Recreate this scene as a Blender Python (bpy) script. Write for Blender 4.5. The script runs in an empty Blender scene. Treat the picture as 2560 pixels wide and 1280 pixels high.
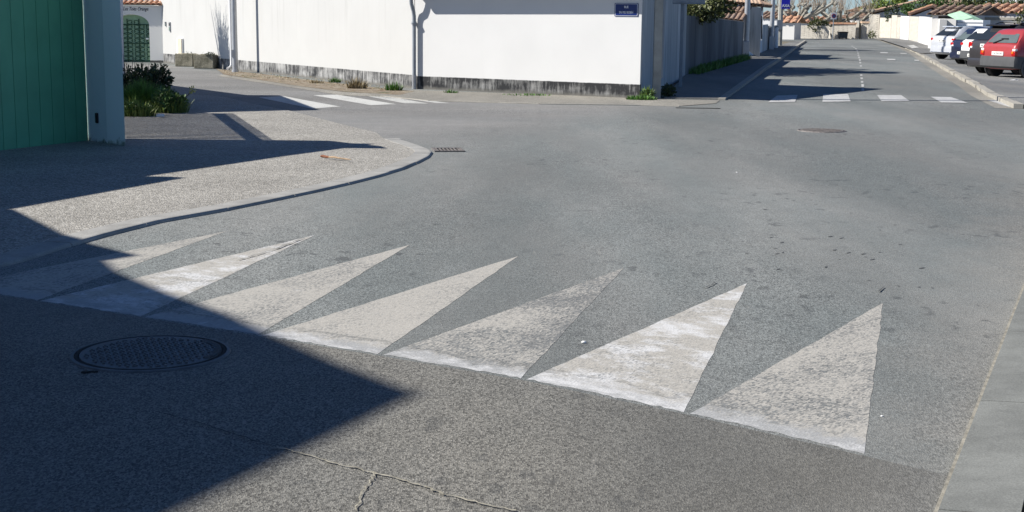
import bpy, bmesh, math, random
from mathutils import Vector, Matrix
R_ = math.radians
random.seed(7)
scene = bpy.context.scene
COL = scene.collection

# ------------------------------------------------------------------ camera
FPX = 3555.6; PITCH = R_(9.64); ROLL = 0.0102; CAMH = 1.6
cam_data = bpy.data.cameras.new("camera"); cam = bpy.data.objects.new("camera", cam_data); COL.objects.link(cam)
cam_data.sensor_width = 36; cam_data.lens = 36 * FPX / 2560
cam_data.clip_start = .05; cam_data.clip_end = 3000
CROT = Matrix.Rotation(math.pi / 2 - PITCH, 3, 'X') @ Matrix.Rotation(ROLL, 3, 'Z')
cam.matrix_world = Matrix.Translation((0, 0, CAMH)) @ CROT.to_4x4()
scene.camera = cam
# ------------------------------------------------------------------ light
ELEV = R_(38); SX, SY = 1.0, .05
TE = math.tan(ELEV)
world = bpy.data.worlds.new("World"); scene.world = world; world.use_nodes = True
wn = world.node_tree; bg = wn.nodes['Background']
sky = wn.nodes.new('ShaderNodeTexSky'); sky.sky_type = 'NISHITA'; sky.sun_disc = False
sky.sun_elevation = ELEV; sky.sun_rotation = R_(270 - 2.9); sky.altitude = 5; sky.air_density = .7; sky.dust_density = .1; sky.ozone_density = 8
wn.links.new(sky.outputs[0], bg.inputs[0]); bg.inputs[1].default_value = .062
sd = bpy.data.lights.new("sun", 'SUN'); sd.energy = 4.6; sd.angle = R_(.53); sd.color = (1, .955, .89)
sun = bpy.data.objects.new("sun", sd); COL.objects.link(sun)
sdir = Vector((SX, SY, 0)).normalized() * math.cos(ELEV) + Vector((0, 0, -math.sin(ELEV)))
sun.rotation_euler = sdir.to_track_quat('-Z', 'Y').to_euler()
scene.view_settings.view_transform = 'Standard'; scene.view_settings.look = 'None'
scene.view_settings.gamma = 1; scene.view_settings.exposure = .75

# ------------------------------------------------------------------ surveying: photo pixel -> point of the place
def ray(px, py): return CROT @ Vector(((px - 1280) / FPX, (640 - py) / FPX, -1))
def gp(px, py, z=0.0):
    d = ray(px, py); return Vector((0, 0, CAMH)) + d * ((z - CAMH) / d.z)
def at(px, py, Y):
    d = ray(px, py); return Vector((0, 0, CAMH)) + d * (Y / d.y)
def on_wall(px, py, P, d):
    r = ray(px, py); # solve (r*t).xy = P + d*s
    den = r.x * -d.y + d.x * r.y; t = (P.x * -d.y + d.x * P.y) / den; return Vector((0, 0, CAMH)) + r * t
def V2(p): return (p[0], p[1])

# ------------------------------------------------------------------ materials
class H:
    def __init__(s, name):
        s.m = bpy.data.materials.new(name); s.m.use_nodes = True; s.t = s.m.node_tree
        s.b = s.t.nodes['Principled BSDF']; s.co = s.t.nodes.new('ShaderNodeTexCoord').outputs['Object']
    def n(s, typ, **k):
        x = s.t.nodes.new(typ)
        for a, b in k.items(): setattr(x, a, b)
        return x
    def put(s, sock, v):
        if hasattr(v, 'is_linked'): s.t.links.new(v, sock)
        elif isinstance(v, (tuple, list)) and len(v) == 3 and sock.type == 'RGBA': sock.default_value = (*v, 1)
        else: sock.default_value = v
    def map(s, scale=(1, 1, 1), loc=(0, 0, 0), rot=(0, 0, 0)):
        x = s.n('ShaderNodeMapping'); s.put(x.inputs[0], s.co); x.inputs[1].default_value = loc; x.inputs[2].default_value = rot; x.inputs[3].default_value = scale
        return x.outputs[0]
    def noise(s, scale, vec=None, detail=3, rough=.55):
        x = s.n('ShaderNodeTexNoise'); s.put(x.inputs['Vector'], vec or s.co); x.inputs['Scale'].default_value = scale
        x.inputs['Detail'].default_value = detail; x.inputs['Roughness'].default_value = rough; return x.outputs[0]
    def voro(s, scale, vec=None, out='Color', feature='F1'):
        x = s.n('ShaderNodeTexVoronoi', feature=feature); s.put(x.inputs['Vector'], vec or s.co); x.inputs['Scale'].default_value = scale
        return x.outputs[out]
    def red(s, c):
        x = s.n('ShaderNodeSeparateColor'); s.put(x.inputs[0], c); return x.outputs[0]
    def rng(s, v, a, b, c=0., d=1.):
        x = s.n('ShaderNodeMapRange'); x.clamp = True
        for i, q in enumerate((v, a, b, c, d)): s.put(x.inputs[i], q)
        return x.outputs[0]
    def ma(s, op, a, b=0.):
        x = s.n('ShaderNodeMath', operation=op); s.put(x.inputs[0], a); s.put(x.inputs[1], b); return x.outputs[0]
    def mix(s, f, a, b):
        x = s.n('ShaderNodeMix', data_type='RGBA'); s.put(x.inputs[0], f); s.put(x.inputs[6], a); s.put(x.inputs[7], b); return x.outputs[2]
    def scl(s, c, f):
        x = s.n('ShaderNodeVectorMath', operation='SCALE'); 
        if isinstance(c, tuple): x.inputs[0].default_value = c
        else: s.put(x.inputs[0], c)
        s.put(x.inputs[3], f); return x.outputs[0]
    def xyz(s):
        x = s.n('ShaderNodeSeparateXYZ'); s.put(x.inputs[0], s.co); return x.outputs
    def bump(s, h, strength=.5, dist=.01):
        x = s.n('ShaderNodeBump'); s.put(x.inputs['Height'], h); x.inputs['Strength'].default_value = strength; x.inputs['Distance'].default_value = dist
        s.t.links.new(x.outputs[0], s.b.inputs['Normal'])
    def out(s, col, rough=.8, metal=0., spec=.3, **k):
        s.put(s.b.inputs['Base Color'], col); s.put(s.b.inputs['Roughness'], rough); s.b.inputs['Metallic'].default_value = metal
        s.b.inputs['Specular IOR Level'].default_value = spec
        for a, b in k.items(): s.put(s.b.inputs[a.replace('_', ' ')], b)
        return s.m

def plain(name, col, rough=.6, amt=.15, scale=6, metal=0., spec=.35, bump=0., **k):
    h = H(name); f = h.rng(h.noise(scale, detail=5), .3, .7, 1 - amt, 1 + amt)
    if bump: h.bump(h.noise(scale * 8, detail=3), bump, .01)
    return h.out(h.scl(col, f), rough, metal, spec, **k)

def asphalt_nodes(h, ca, cb, grain=105, con=.5, streak=None):
    """grains of stone in bitumen: returns colour socket and height"""
    gv = h.map((1, .5, 1)); cell = h.red(h.voro(grain * 1.25, gv)); fine = h.noise(70, gv, detail=3, rough=.6)
    big = h.noise(.55, streak, detail=4, rough=.6); mid = h.noise(5.5, gv, detail=4)
    c = h.mix(h.rng(big, .36, .64), ca, cb)
    worn = h.rng(h.noise(.33, streak, detail=3), .40, .60, .45, 1.25)      # polished lanes against rough ones
    f = h.ma('ADD', 1., h.ma('MULTIPLY', h.ma('MULTIPLY', h.ma('SUBTRACT', cell, .5), 2 * con), worn))
    f = h.ma('MULTIPLY', f, h.rng(fine, .25, .75, 1 - con * .35, 1 + con * .35))
    f = h.ma('MULTIPLY', f, h.rng(mid, .3, .7, .94, 1.06))
    f = h.ma('MULTIPLY', f, h.rng(h.noise(.22, streak, detail=3), .42, .58, .86, 1.14))
    return h.scl(c, f), h.ma('ADD', h.voro(grain * 1.25, gv, out='Distance'), h.ma('MULTIPLY', fine, .5))

def asphalt(name, ca, cb, grain=105, con=.5, rot=0., bump=.35, dark=.0, stretch=(1.6, .35, 1), fade=None):
    h = H(name); st = h.map(stretch, rot=(0, 0, rot))
    c, hh = asphalt_nodes(h, ca, cb, grain, con, st)
    if fade:   # one laying of asphalt feathers into the other across a line in the road
        p_, q_, w_, ca2, cb2 = fade; d_ = (q_ - p_).normalized(); X, Y, Z = h.xyz()
        dist = h.ma('ADD', h.ma('ADD', h.ma('MULTIPLY', X, -d_.y), h.ma('MULTIPLY', Y, d_.x)), p_.x * d_.y - p_.y * d_.x)
        dist = h.ma('ADD', dist, h.ma('MULTIPLY', h.ma('SUBTRACT', h.noise(.9, detail=4), .5), min(2.2, w_ * 3)))
        c2, _ = asphalt_nodes(h, ca2, cb2, 95, .42, h.map((1.6, .35, 1), rot=(0, 0, .25)))
        c = h.mix(h.rng(dist, -w_, w_), c2, c)
    if dark:   # oil spots, dark bitumen specks and scuffs
        sp = h.rng(h.noise(7.5, h.map((1, .6, 1)), detail=2), .60, .66)
        zone = h.rng(h.noise(.5, h.map((1, 1, 1), loc=(3.1, 1.7, 0)), detail=2), .48, .62)
        c = h.mix(h.ma('MULTIPLY', h.ma('MULTIPLY', sp, zone), dark), c, (.035, .038, .04))
        sc = h.rng(h.noise(3.2, h.map((4.5, .5, 1), rot=(0, 0, -.7)), detail=3), .68, .74)
        c = h.mix(h.ma('MULTIPLY', sc, .22), c, (.32, .31, .28))
    h.bump(hh, bump, .006)
    return h.out(c, .82, 0, .35)

M = {}
M['road'] = asphalt('road_asphalt', (.149, .162, .156), (.18, .184, .174), 125, .46, .25, dark=.5, fade=(gp(2230, 1280), gp(2560, 560), .45, (.205, .2, .182), (.23, .222, .2)))
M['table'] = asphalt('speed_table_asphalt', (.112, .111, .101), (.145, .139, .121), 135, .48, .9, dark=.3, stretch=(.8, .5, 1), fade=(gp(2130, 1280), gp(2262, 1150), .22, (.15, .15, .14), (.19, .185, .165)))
M['street'] = asphalt('side_street_asphalt', (.175, .175, .168), (.205, .2, .188), 95, .40, .8, stretch=(.5, 1.2, 1), fade=(gp(1090, 352), gp(1600, 272), .9, (.149, .162, .156), (.18, .184, .174)))
M['park'] = asphalt('parking_asphalt', (.155, .16, .158), (.20, .197, .185), 60, .5)
M['walk'] = asphalt('footway_asphalt', (.15, .15, .145), (.185, .18, .165), 80, .4)
M['beige'] = asphalt('beige_footway', (.21, .2, .175), (.26, .245, .21), 80, .4)
h = H('washed_aggregate'); cell = h.red(h.voro(70)); d = h.voro(70, out='Distance')
c = h.mix(cell, (.255, .242, .212), (.50, .48, .435)); c = h.scl(c, h.rng(d, .25, .75, 1.08, .55))
c = h.scl(c, h.rng(h.noise(1.1, detail=4), .3, .7, .86, 1.1)); c = h.scl(c, h.rng(h.noise(22, detail=3), .25, .75, .72, 1.28))
h.bump(d, .6, .012); M['aggregate'] = h.out(c, .85)
h = H('kerb_concrete'); c = h.scl((.31, .305, .285), h.rng(h.noise(3, detail=6, rough=.7), .3, .7, .75, 1.2)); c = h.scl(c, h.rng(h.noise(120, detail=2), .3, .7, .85, 1.15))
h.bump(h.noise(60), .2, .004); M['kerb'] = h.out(c, .85)
h = H('pale_kerb_stone'); c = h.mix(h.rng(h.noise(4, detail=6, rough=.7), .35, .65), (.29, .275, .24), (.39, .37, .32)); c = h.scl(c, h.rng(h.noise(70), .3, .7, .8, 1.15)); h.bump(h.noise(30, detail=5), .3, .01)
M['stone_kerb'] = h.out(c, .85)
h = H('kerb_slab'); c = h.scl((.19, .195, .18), h.rng(h.noise(2.2, detail=7, rough=.72), .35, .65, .78, 1.16)); c = h.scl(c, h.rng(h.noise(150, detail=3, rough=.7), .35, .65, .78, 1.2))
c = h.mix(h.rng(h.noise(240), .70, .73), c, (.42, .42, .40)); h.bump(h.noise(120), .12, .003); M['slab'] = h.out(c, .78)
M['mortar'] = plain('pale_mortar', (.26, .245, .205), .9, .35, 20, bump=.3)
h = H('dirt_verge'); n1 = h.noise(3.5, detail=6, rough=.7)
c = h.mix(h.rng(n1, .42, .58), (.15, .105, .065), (.24, .215, .17)); c = h.mix(h.rng(h.noise(9, detail=5, rough=.75), .56, .62), c, (.36, .30, .2)); c = h.mix(h.rng(h.noise(1.6, detail=4), .6, .68), c, (.055, .08, .03))
c = h.scl(c, h.rng(h.noise(60), .3, .7, .65, 1.35)); h.bump(h.noise(25, detail=5), .6, .03); M['dirt'] = h.out(c, .95)
M['ground'] = plain('earth', (.16, .14, .1), .95, .3, .2)

def paint(name, wear, whitef, flake=0., seed=0., base=(.385, .368, .328), white=(.55, .55, .54), lip=.5, lines=False):
    """road paint: object Y runs from the base line (0) to the tip; worn down to the asphalt"""
    h = H(name); L = (seed, seed * 1.7, 0)
    asp, hh = asphalt_nodes(h, (.16, .168, .165), (.19, .19, .18), 95, .4)
    X, Y, Z = h.xyz()
    v = h.map((1, 1, 1), loc=L)
    pt = h.scl(base, h.rng(h.noise(30, v, detail=4), .3, .7, .9, 1.08))
    if whitef:
        w = h.rng(h.noise(2.1, h.map((1.2, 1.6, 1), loc=L, rot=(0, 0, .5)), detail=7, rough=.72), .66 - whitef * .2, .78 - whitef * .2)
        pt = h.mix(w, pt, white)
    # wear through to stone: fine pits and larger patches
    pv = h.map((1, .45, 1), loc=L); pit = h.red(h.voro(125, pv)); patch = h.noise(1.7, h.map((1.3, .8, 1), loc=L), detail=3)
    amt = h.rng(patch, .3, .7, max(wear - .36, 0), min(wear + .16, 1))
    fine = h.ma('ADD', h.ma('MULTIPLY', pit, .55), h.ma('MULTIPLY', h.noise(80, pv, detail=2, rough=.6), .5))
    on = h.rng(h.ma('SUBTRACT', fine, amt), -.14, .28)
    if flake:
        on = h.ma('MULTIPLY', on, h.ma('SUBTRACT', 1., h.rng(h.noise(6, h.map((1, 2.2, 1), loc=L), detail=6, rough=.75), .67 - flake * .12, .71 - flake * .12)))
    if lines:
        on = h.ma('MULTIPLY', on, h.rng(h.ma('ADD', h.noise(7, h.map((.6, 8, 1), loc=L), detail=2), h.ma('MULTIPLY', h.noise(40), .25)), .5, .62, .25, 1.))
    c = h.mix(on, asp, pt)
    if lip is not False:   # thick white build-up along the base edge, broken
        e = h.ma('ADD', Y, h.ma('MULTIPLY', h.ma('SUBTRACT', h.noise(6, v, detail=5, rough=.7), .5), .38))
        band = h.rng(e, .19, .10); brk = h.rng(h.ma('ADD', h.noise(9, h.map((.8, 1.2, 1), loc=L), detail=7, rough=.8), h.ma('MULTIPLY', h.noise(1.6, v), .35)), .72 - lip * .22, .92 - lip * .22)
        c = h.mix(band, c, h.mix(brk, h.mix(.4, asp, white), white))
        gap = h.ma('MULTIPLY', h.rng(h.ma('ABSOLUTE', h.ma('SUBTRACT', e, .21)), .028, .012), h.rng(h.noise(3.2, v), .42, .5))
        c = h.mix(h.ma('MULTIPLY', gap, .45), c, h.scl(asp, .8))
    h.bump(hh, .25, .005)
    return h.out(c, .75, 0, .35)

def whitewash(name, col=(.84, .84, .815), streak=.0, grime=(.45, .45, .42), base_h=None, top=None, pl_dark=.5, rough=.9, plinth=(.035, .036, .038), pale=(.42, .42, .40), moss=False):
    """painted render; streak = rain runs from the top; base_h = height of the dark weathered plinth paint"""
    h = H(name); c = h.scl(col, h.rng(h.noise(.9, detail=5), .3, .7, .96, 1.02))
    X, Y, Z = h.xyz()
    if streak:
        run = h.rng(h.noise(1, h.map((7, 7, .35)), detail=6, rough=.7), .52, .74)
        run2 = h.rng(h.noise(1, h.map((1.1, .6, .22)), detail=4), .42, .58)
        f = h.ma('MULTIPLY', h.ma('ADD', h.ma('MULTIPLY', run, .6), .4 if streak > .8 else .0), h.ma('MULTIPLY', run2, streak * 1.25))
        if top: f = h.ma('MULTIPLY', f, h.rng(h.ma('ADD', Z, h.ma('MULTIPLY', h.noise(1, h.map((3, 3, .2))), .5)), top[0], top[1]))
        c = h.mix(f, c, grime)
    spots = h.rng(h.noise(5, detail=6, rough=.8), .72, .76); c = h.mix(h.ma('MULTIPLY', spots, .12), c, grime)
    if base_h:
        pn = h.ma('ADD', h.ma('MULTIPLY', h.noise(1, h.map((14, 14, 2.2)), detail=6, rough=.75), .6), h.ma('MULTIPLY', h.noise(1.3, h.map((1, 1, 2)), detail=4), .5))
        pc = h.mix(h.rng(pn, .56 - .1 * pl_dark, .72 - .1 * pl_dark), plinth, pale)
        edge = h.ma('ADD', Z, h.ma('MULTIPLY', h.ma('SUBTRACT', h.noise(9, detail=5), .5), .018))
        c = h.mix(h.rng(edge, base_h - .006, base_h + .006), pc, c)
        c = h.mix(h.rng(h.ma('ADD', Z, h.ma('MULTIPLY', h.noise(6, detail=4), .1)), .13, .06), c, (.16, .155, .14))
    if moss: c = h.mix(h.rng(h.ma('ADD', Z, h.ma('MULTIPLY', h.noise(7, detail=6, rough=.75), .34)), .26, .17), c, (.10, .115, .05))
    h.bump(h.noise(35, detail=4), .12, .01)
    return h.out(c, rough, 0, .2)

M['wall_w'] = whitewash('white_wall_streaked', (.49, .49, .475), streak=.6, grime=(.31, .31, .29), base_h=.29, top=(.9, 1.8), pl_dark=.68, pale=(.36, .36, .35))
M['wall_h'] = whitewash('white_house_wall', (.68, .68, .665), streak=.07, base_h=.275, pl_dark=.35, pale=(.3, .3, .29))
M['wall_side'] = whitewash('stained_side_wall', (.62, .63, .62), streak=.85, grime=(.17, .19, .19), rough=.9)
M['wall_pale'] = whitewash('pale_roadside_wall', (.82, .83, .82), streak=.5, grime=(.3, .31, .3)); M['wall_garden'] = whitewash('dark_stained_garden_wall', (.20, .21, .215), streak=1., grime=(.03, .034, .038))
M['wall_arch'] = whitewash('cream_gate_wall', (.76, .75, .71), streak=.1, base_h=.07, plinth=(.02, .02, .022), pale=(.03, .03, .03))
M['pier'] = whitewash('pier_render', (.80, .81, .83), streak=.12, moss=True); M['pier2'] = whitewash('brighter_lit_pier_face', (.93, .93, .93), streak=.05, moss=True)  # outer pier face: its brighter light is put into a paler render
M['white'] = whitewash('far_white_wall', (.62, .61, .585), streak=.12)
M['white2'] = whitewash('far_house_wall', (.62, .63, .64), streak=.25)
h = H('rubble_stone'); br = h.n('ShaderNodeTexBrick'); X, Y, Z = h.xyz(); cv = h.n('ShaderNodeCombineXYZ'); h.put(cv.inputs[0], h.ma('ADD', X, Y)); h.put(cv.inputs[1], Z); h.put(br.inputs['Vector'], cv.outputs[0])
br.inputs['Scale'].default_value = 1; br.inputs['Brick Width'].default_value = .26; br.inputs['Row Height'].default_value = .085; br.inputs['Mortar Size'].default_value = .012; br.inputs['Bias'].default_value = -.2
br.inputs['Color1'].default_value = (.64, .60, .52, 1); br.inputs['Color2'].default_value = (.57, .53, .455, 1); br.inputs['Mortar'].default_value = (.38, .35, .30, 1)
c = h.scl(br.outputs[0], h.rng(h.noise(5, detail=5, rough=.7), .3, .7, .8, 1.15)); h.bump(h.noise(14, detail=4), .4, .03); M['stone'] = h.out(c, .9)
h = H('mossy_trough'); c = h.mix(h.rng(h.noise(3, detail=6, rough=.7), .42, .6), (.13, .125, .09), (.27, .25, .19)); c = h.scl(c, h.rng(h.noise(30, detail=4), .3, .7, .7, 1.25)); h.bump(h.noise(25, detail=5), .5, .02); M['trough'] = h.out(c, .95)
def tile_mat(name, a, b, dark):
    h = H(name); c = h.mix(h.rng(h.noise(2.3, detail=5, rough=.7), .35, .65), a, b); c = h.mix(h.rng(h.noise(6, detail=6, rough=.75), .52, .66), c, dark); c = h.scl(c, h.rng(h.noise(25), .3, .7, .75, 1.25)); h.bump(h.noise(30, detail=4), .3, .01)
    return h.out(c, .9)
M['tile'] = tile_mat('terracotta_tile', (.42, .20, .12), (.50, .33, .22), (.20, .14, .11))
M['tile_old'] = tile_mat('weathered_tile', (.30, .19, .13), (.26, .20, .16), (.10, .085, .07))
M['tile_pale'] = tile_mat('pale_tile', (.50, .33, .22), (.56, .42, .30), (.30, .2, .14))
M['green_gate'] = plain('green_gate_paint', (.10, .36, .21), .5, .10, 2.5, spec=.4)
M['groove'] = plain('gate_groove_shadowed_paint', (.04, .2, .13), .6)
M['green_iron'] = plain('dark_green_iron', (.02, .07, .04), .5)
M['green_sheet'] = plain('pale_green_sheet', (.27, .42, .28), .6)
M['steel'] = plain('galvanised_steel', (.42, .43, .44), .45, .1, 8, metal=.6)
M['zinc'] = plain('grey_painted_pipe', (.27, .30, .33), .55, .12, 5)
M['concrete'] = plain('pole_concrete', (.33, .33, .30), .9, .25, 3, bump=.3)
M['cast'] = plain('cast_iron', (.105, .108, .112), .55, .25, 12, metal=.4)
M['rust'] = plain('worn_cast_iron', (.21, .19, .175), .6, .45, 22, metal=.3, bump=.5)
M['black'] = plain('black_plastic', (.012, .012, .013), .5)
M['gap'] = plain('gap_dirt_and_shade', (.015, .015, .014), .9)  # near-black for dirty joints, and painted shade in the drain pit and wall opening
M['blue'] = plain('enamel_blue', (.008, .022, .13), .25, .1, spec=.5)
M['enamel'] = plain('enamel_white', (.78, .79, .8), .3, .05)
M['violet'] = plain('sign_violet_blue', (.02, .02, .42), .4)
M['back'] = plain('sign_back_grey', (.34, .36, .38), .5, metal=.3)
M['wood'] = plain('worn_wood', (.45, .44, .42), .8)
M['cream'] = plain('cream_box', (.62, .55, .42), .7)
M['white_plain'] = plain('white_paint', (.8, .8, .79), .6, .04)
M['soffit'] = plain('eave_boards', (.52, .49, .44), .8)
M['twig'] = plain('twig', (.23, .19, .15), .9)
M['bark'] = plain('plane_bark', (.30, .28, .235), .9, .45, 5)
M['pebble'] = plain('pale_pebble', (.72, .72, .7), .8)
M['orange'] = plain('orange_wood', (.26, .10, .05), .7)
M['stick'] = plain('stick', (.33, .24, .16), .8)
def leaf(name, a, b, rough=.5):
    h = H(name); c = h.mix(h.rng(h.noise(3.5, detail=4), .35, .65), a, b); c = h.scl(c, h.rng(h.red(h.voro(14)), 0, 1, .6, 1.4))
    return h.out(c, rough, 0, .35, Subsurface_Weight=.0)
M['leaf'] = leaf('shrub_leaf', (.05, .11, .03), (.10, .17, .05))
M['leaf_dark'] = leaf('evergreen_leaf', (.028, .05, .02), (.06, .08, .03))
M['leaf_olive'] = leaf('hedge_leaf', (.05, .068, .02), (.10, .11, .035))
M['grassy'] = leaf('grass_blade', (.07, .18, .03), (.12, .23, .05))
M['grass_lit'] = leaf('weed_leaf', (.12, .20, .03), (.2, .24, .06))  # sunlit yellow-green put into the leaf colour
M['dry'] = leaf('dry_stalk', (.22, .17, .09), (.30, .25, .15), .8)
M['petal'] = plain('yellow_petal', (.62, .56, .16), .6)
M['glass'] = plain('car_glass', (.02, .025, .03), .08, .05, spec=.6)
M['glass_grey'] = plain('dusty_rear_glass', (.10, .125, .125), .18, .1, spec=.6)
M['tyre'] = plain('tyre_rubber', (.028, .028, .028), .8)
M['alloy'] = plain('wheel_alloy', (.42, .42, .43), .4, metal=.5)
M['bumper'] = plain('grey_bumper_plastic', (.075, .078, .082), .6, .1)
M['lens_red'] = plain('tail_lens_red', (.42, .012, .012), .2, spec=.6)
M['lens_orange'] = plain('tail_lens_orange', (.7, .16, .01), .2, spec=.6)
M['lens_clear'] = plain('tail_lens_clear', (.75, .72, .72), .15, spec=.6)
M['plate'] = plain('number_plate_white', (.74, .74, .70), .5)
M['ink'] = plain('dark_lettering', (.04, .04, .05), .6)
M['chrome'] = plain('chrome_strip', (.8, .8, .8), .15, metal=1.)
def carpaint(n, c, metal=.25): return plain(n, c, .38, .04, metal=metal, spec=.5, Coat_Weight=.6)
M['red'] = carpaint('red_car_paint', (.34, .042, .046), 0.)
M['silver'] = carpaint('silver_car_paint', (.55, .57, .60))
M['navy'] = carpaint('navy_car_paint', (.015, .02, .05))
M['carwhite'] = carpaint('white_car_paint', (.80, .80, .79), 0.)
M['umber'] = carpaint('dark_grey_car_paint', (.05, .047, .05))

# ------------------------------------------------------------------ mesh building
class MB:
    def __init__(s): s.bm = bmesh.new()
    def face(s, pts):
        try: return s.bm.faces.new([s.bm.verts.new(p) for p in pts])
        except ValueError: return None
    def prism(s, poly, z0, z1, cap=True):
        """poly: ring of (x, y) or 3-D points; straight up from z0 to z1 (numbers or per-vertex lists)"""
        n = len(poly); a0 = z0 if isinstance(z0, (list, tuple)) else [z0] * n; a1 = z1 if isinstance(z1, (list, tuple)) else [z1] * n
        lo = [s.bm.verts.new((poly[i][0], poly[i][1], a0[i])) for i in range(n)]; hi = [s.bm.verts.new((poly[i][0], poly[i][1], a1[i])) for i in range(n)]
        fs = [s.bm.faces.new((lo[i], lo[(i + 1) % n], hi[(i + 1) % n], hi[i])) for i in range(n)]
        if cap: fs += [s.bm.faces.new(hi), s.bm.faces.new(lo[::-1])]
        return fs
    def sweep(s, prof, off):
        """planar ring of 3-D points pushed along a vector"""
        o = Vector(off); n = len(prof); a = [s.bm.verts.new(p) for p in prof]; b = [s.bm.verts.new(Vector(p) + o) for p in prof]
        for i in range(n): s.bm.faces.new((a[i], a[(i + 1) % n], b[(i + 1) % n], b[i]))
        s.bm.faces.new(a[::-1]); s.bm.faces.new(b)
    def box(s, c, size, rot=None, bev=0.):
        r = bmesh.ops.create_cube(s.bm, size=1.); vs = r['verts']
        mt = Matrix.Translation(c) @ (rot.to_4x4() if rot else Matrix.Identity(4)) @ Matrix.Diagonal((*size, 1))
        bmesh.ops.transform(s.bm, matrix=mt, verts=vs)
        if bev:
            es = list({e for v in vs for e in v.link_edges})
            bmesh.ops.bevel(s.bm, geom=es, offset=bev, segments=2, affect='EDGES', profile=.5)
    def tube(s, pts, rad, n=8, cap=True):
        pts = [Vector(p) for p in pts]; rad = rad if isinstance(rad, (list, tuple)) else [rad] * len(pts); rings = []; up = None
        for i, p in enumerate(pts):
            d = (pts[min(i + 1, len(pts) - 1)] - pts[max(i - 1, 0)])
            d = d.normalized() if d.length else Vector((0, 0, 1))
            if up is None: up = d.orthogonal().normalized()
            else:
                up = up - d * up.dot(d); up = up.normalized() if up.length > 1e-6 else d.orthogonal().normalized()
            sd_ = d.cross(up)
            rings.append([s.bm.verts.new(p + (up * math.cos(k * math.tau / n) + sd_ * math.sin(k * math.tau / n)) * rad[i]) for k in range(n)])
        for a, b in zip(rings, rings[1:]):
            for k in range(n): s.bm.faces.new((a[k], a[(k + 1) % n], b[(k + 1) % n], b[k]))
        if cap and n > 2: s.bm.faces.new(rings[0][::-1]); s.bm.faces.new(rings[-1])
    def lathe(s, prof, c, ax='Z', n=24, cap=True):
        """prof: (radius, along-axis) pairs"""
        rings = []
        for r, z in prof:
            ring = []
            for k in range(n):
                a = k * math.tau / n; u, v = r * math.cos(a), r * math.sin(a)
                p = {'Z': (u, v, z), 'Y': (u, z, v), 'X': (z, u, v)}[ax]; ring.append(s.bm.verts.new(Vector(p) + Vector(c)))
            rings.append(ring)
        for a, b in zip(rings, rings[1:]):
            for k in range(n): s.bm.faces.new((a[k], a[(k + 1) % n], b[(k + 1) % n], b[k]))
        if cap: s.bm.faces.new(rings[0]); s.bm.faces.new(rings[-1])
    def text(s, body, size, mtx, ext=.002, shear=0., sx=1., bold=.0):
        cu = bpy.data.curves.new('lettering', 'FONT'); cu.body = body; cu.size = size; cu.align_x = 'CENTER'; cu.align_y = 'CENTER'; cu.extrude = ext; cu.shear = shear; cu.offset = bold * size; cu.resolution_u = 3
        o = bpy.data.objects.new('lettering', cu); COL.objects.link(o); bpy.context.view_layer.update()
        me = bpy.data.meshes.new_from_object(o.evaluated_get(bpy.context.evaluated_depsgraph_get()))
        me.transform(mtx @ Matrix.Diagonal((sx, 1, 1, 1))); s.bm.from_mesh(me); bpy.data.objects.remove(o); bpy.data.curves.remove(cu); bpy.data.meshes.remove(me)
    def leaves(s, c, r, n, size, up=.3, shell=.55, aspect=.5):
        """leaf quads through an ellipsoid of radii r, thicker toward its surface"""
        c = Vector(c)
        for _ in range(n):
            d = Vector((random.gauss(0, 1), random.gauss(0, 1), random.gauss(0, 1))).normalized()
            k = shell + (1 - shell) * random.random() if random.random() < .8 else random.random()
            p = c + Vector((d.x * r[0], d.y * r[1], d.z * r[2])) * k
            s.leaf(p, d + Vector((0, 0, up)), size * random.uniform(.6, 1.3), aspect)
    def leaf(s, p, d, L, aspect=.5):
        d = (Vector(d) + Vector((random.uniform(-.8, .8), random.uniform(-.8, .8), random.uniform(-.8, .8)))).normalized()
        w = d.cross(Vector((random.uniform(-1, 1), random.uniform(-1, 1), random.uniform(-1, 1))))
        w = (w.normalized() if w.length > 1e-3 else d.orthogonal()) * L * aspect * .5
        p = Vector(p); s.face((p, p + d * L * .5 + w, p + d * L, p + d * L * .5 - w))
    def blade(s, p, h, w, lean):
        p = Vector(p); a = random.random() * math.tau; sd_ = Vector((math.cos(a), math.sin(a), 0)) * w; l = Vector(lean)
        m = p + Vector((0, 0, h * .55)) + l * .3; t = p + Vector((0, 0, h)) + l
        a1, a2, m1, m2, tt = [s.bm.verts.new(q) for q in (p - sd_, p + sd_, m - sd_ * .7, m + sd_ * .7, t)]
        s.bm.faces.new((a1, a2, m2, m1)); s.bm.faces.new((m1, m2, tt))
    def build(s, name, mat, parent=None, smooth=False, local=False, world=True, origin=None):
        if not s.bm.faces: s.bm.free(); return None
        bmesh.ops.recalc_face_normals(s.bm, faces=s.bm.faces)
        if parent is not None and not local: bmesh.ops.transform(s.bm, matrix=parent.matrix_world_.inverted() if hasattr(parent, 'matrix_world_') else MW[parent.name].inverted(), verts=s.bm.verts)
        if origin is not None: bmesh.ops.translate(s.bm, vec=-Vector(origin), verts=s.bm.verts)
        me = bpy.data.meshes.new(name); s.bm.to_mesh(me); s.bm.free()
        for p in me.polygons: p.use_smooth = smooth
        if smooth:
            try: me.set_sharp_from_angle(angle=R_(40))
            except Exception: pass
        me.materials.append(mat)
        o = bpy.data.objects.new(name, me); COL.objects.link(o)
        if parent is not None: o.parent = parent; MW[o.name] = MW[parent.name]
        else: MW[o.name] = Matrix.Identity(4)
        if origin is not None: o.location = origin; MW[o.name] = Matrix.Translation(origin)
        return o
MW = {}
def tag(o, label=None, cat=None, group=None, kind=None):
    if label: o['label'] = label
    if cat: o['category'] = cat
    if group: o['group'] = group
    if kind: o['kind'] = kind
    return o
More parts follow.
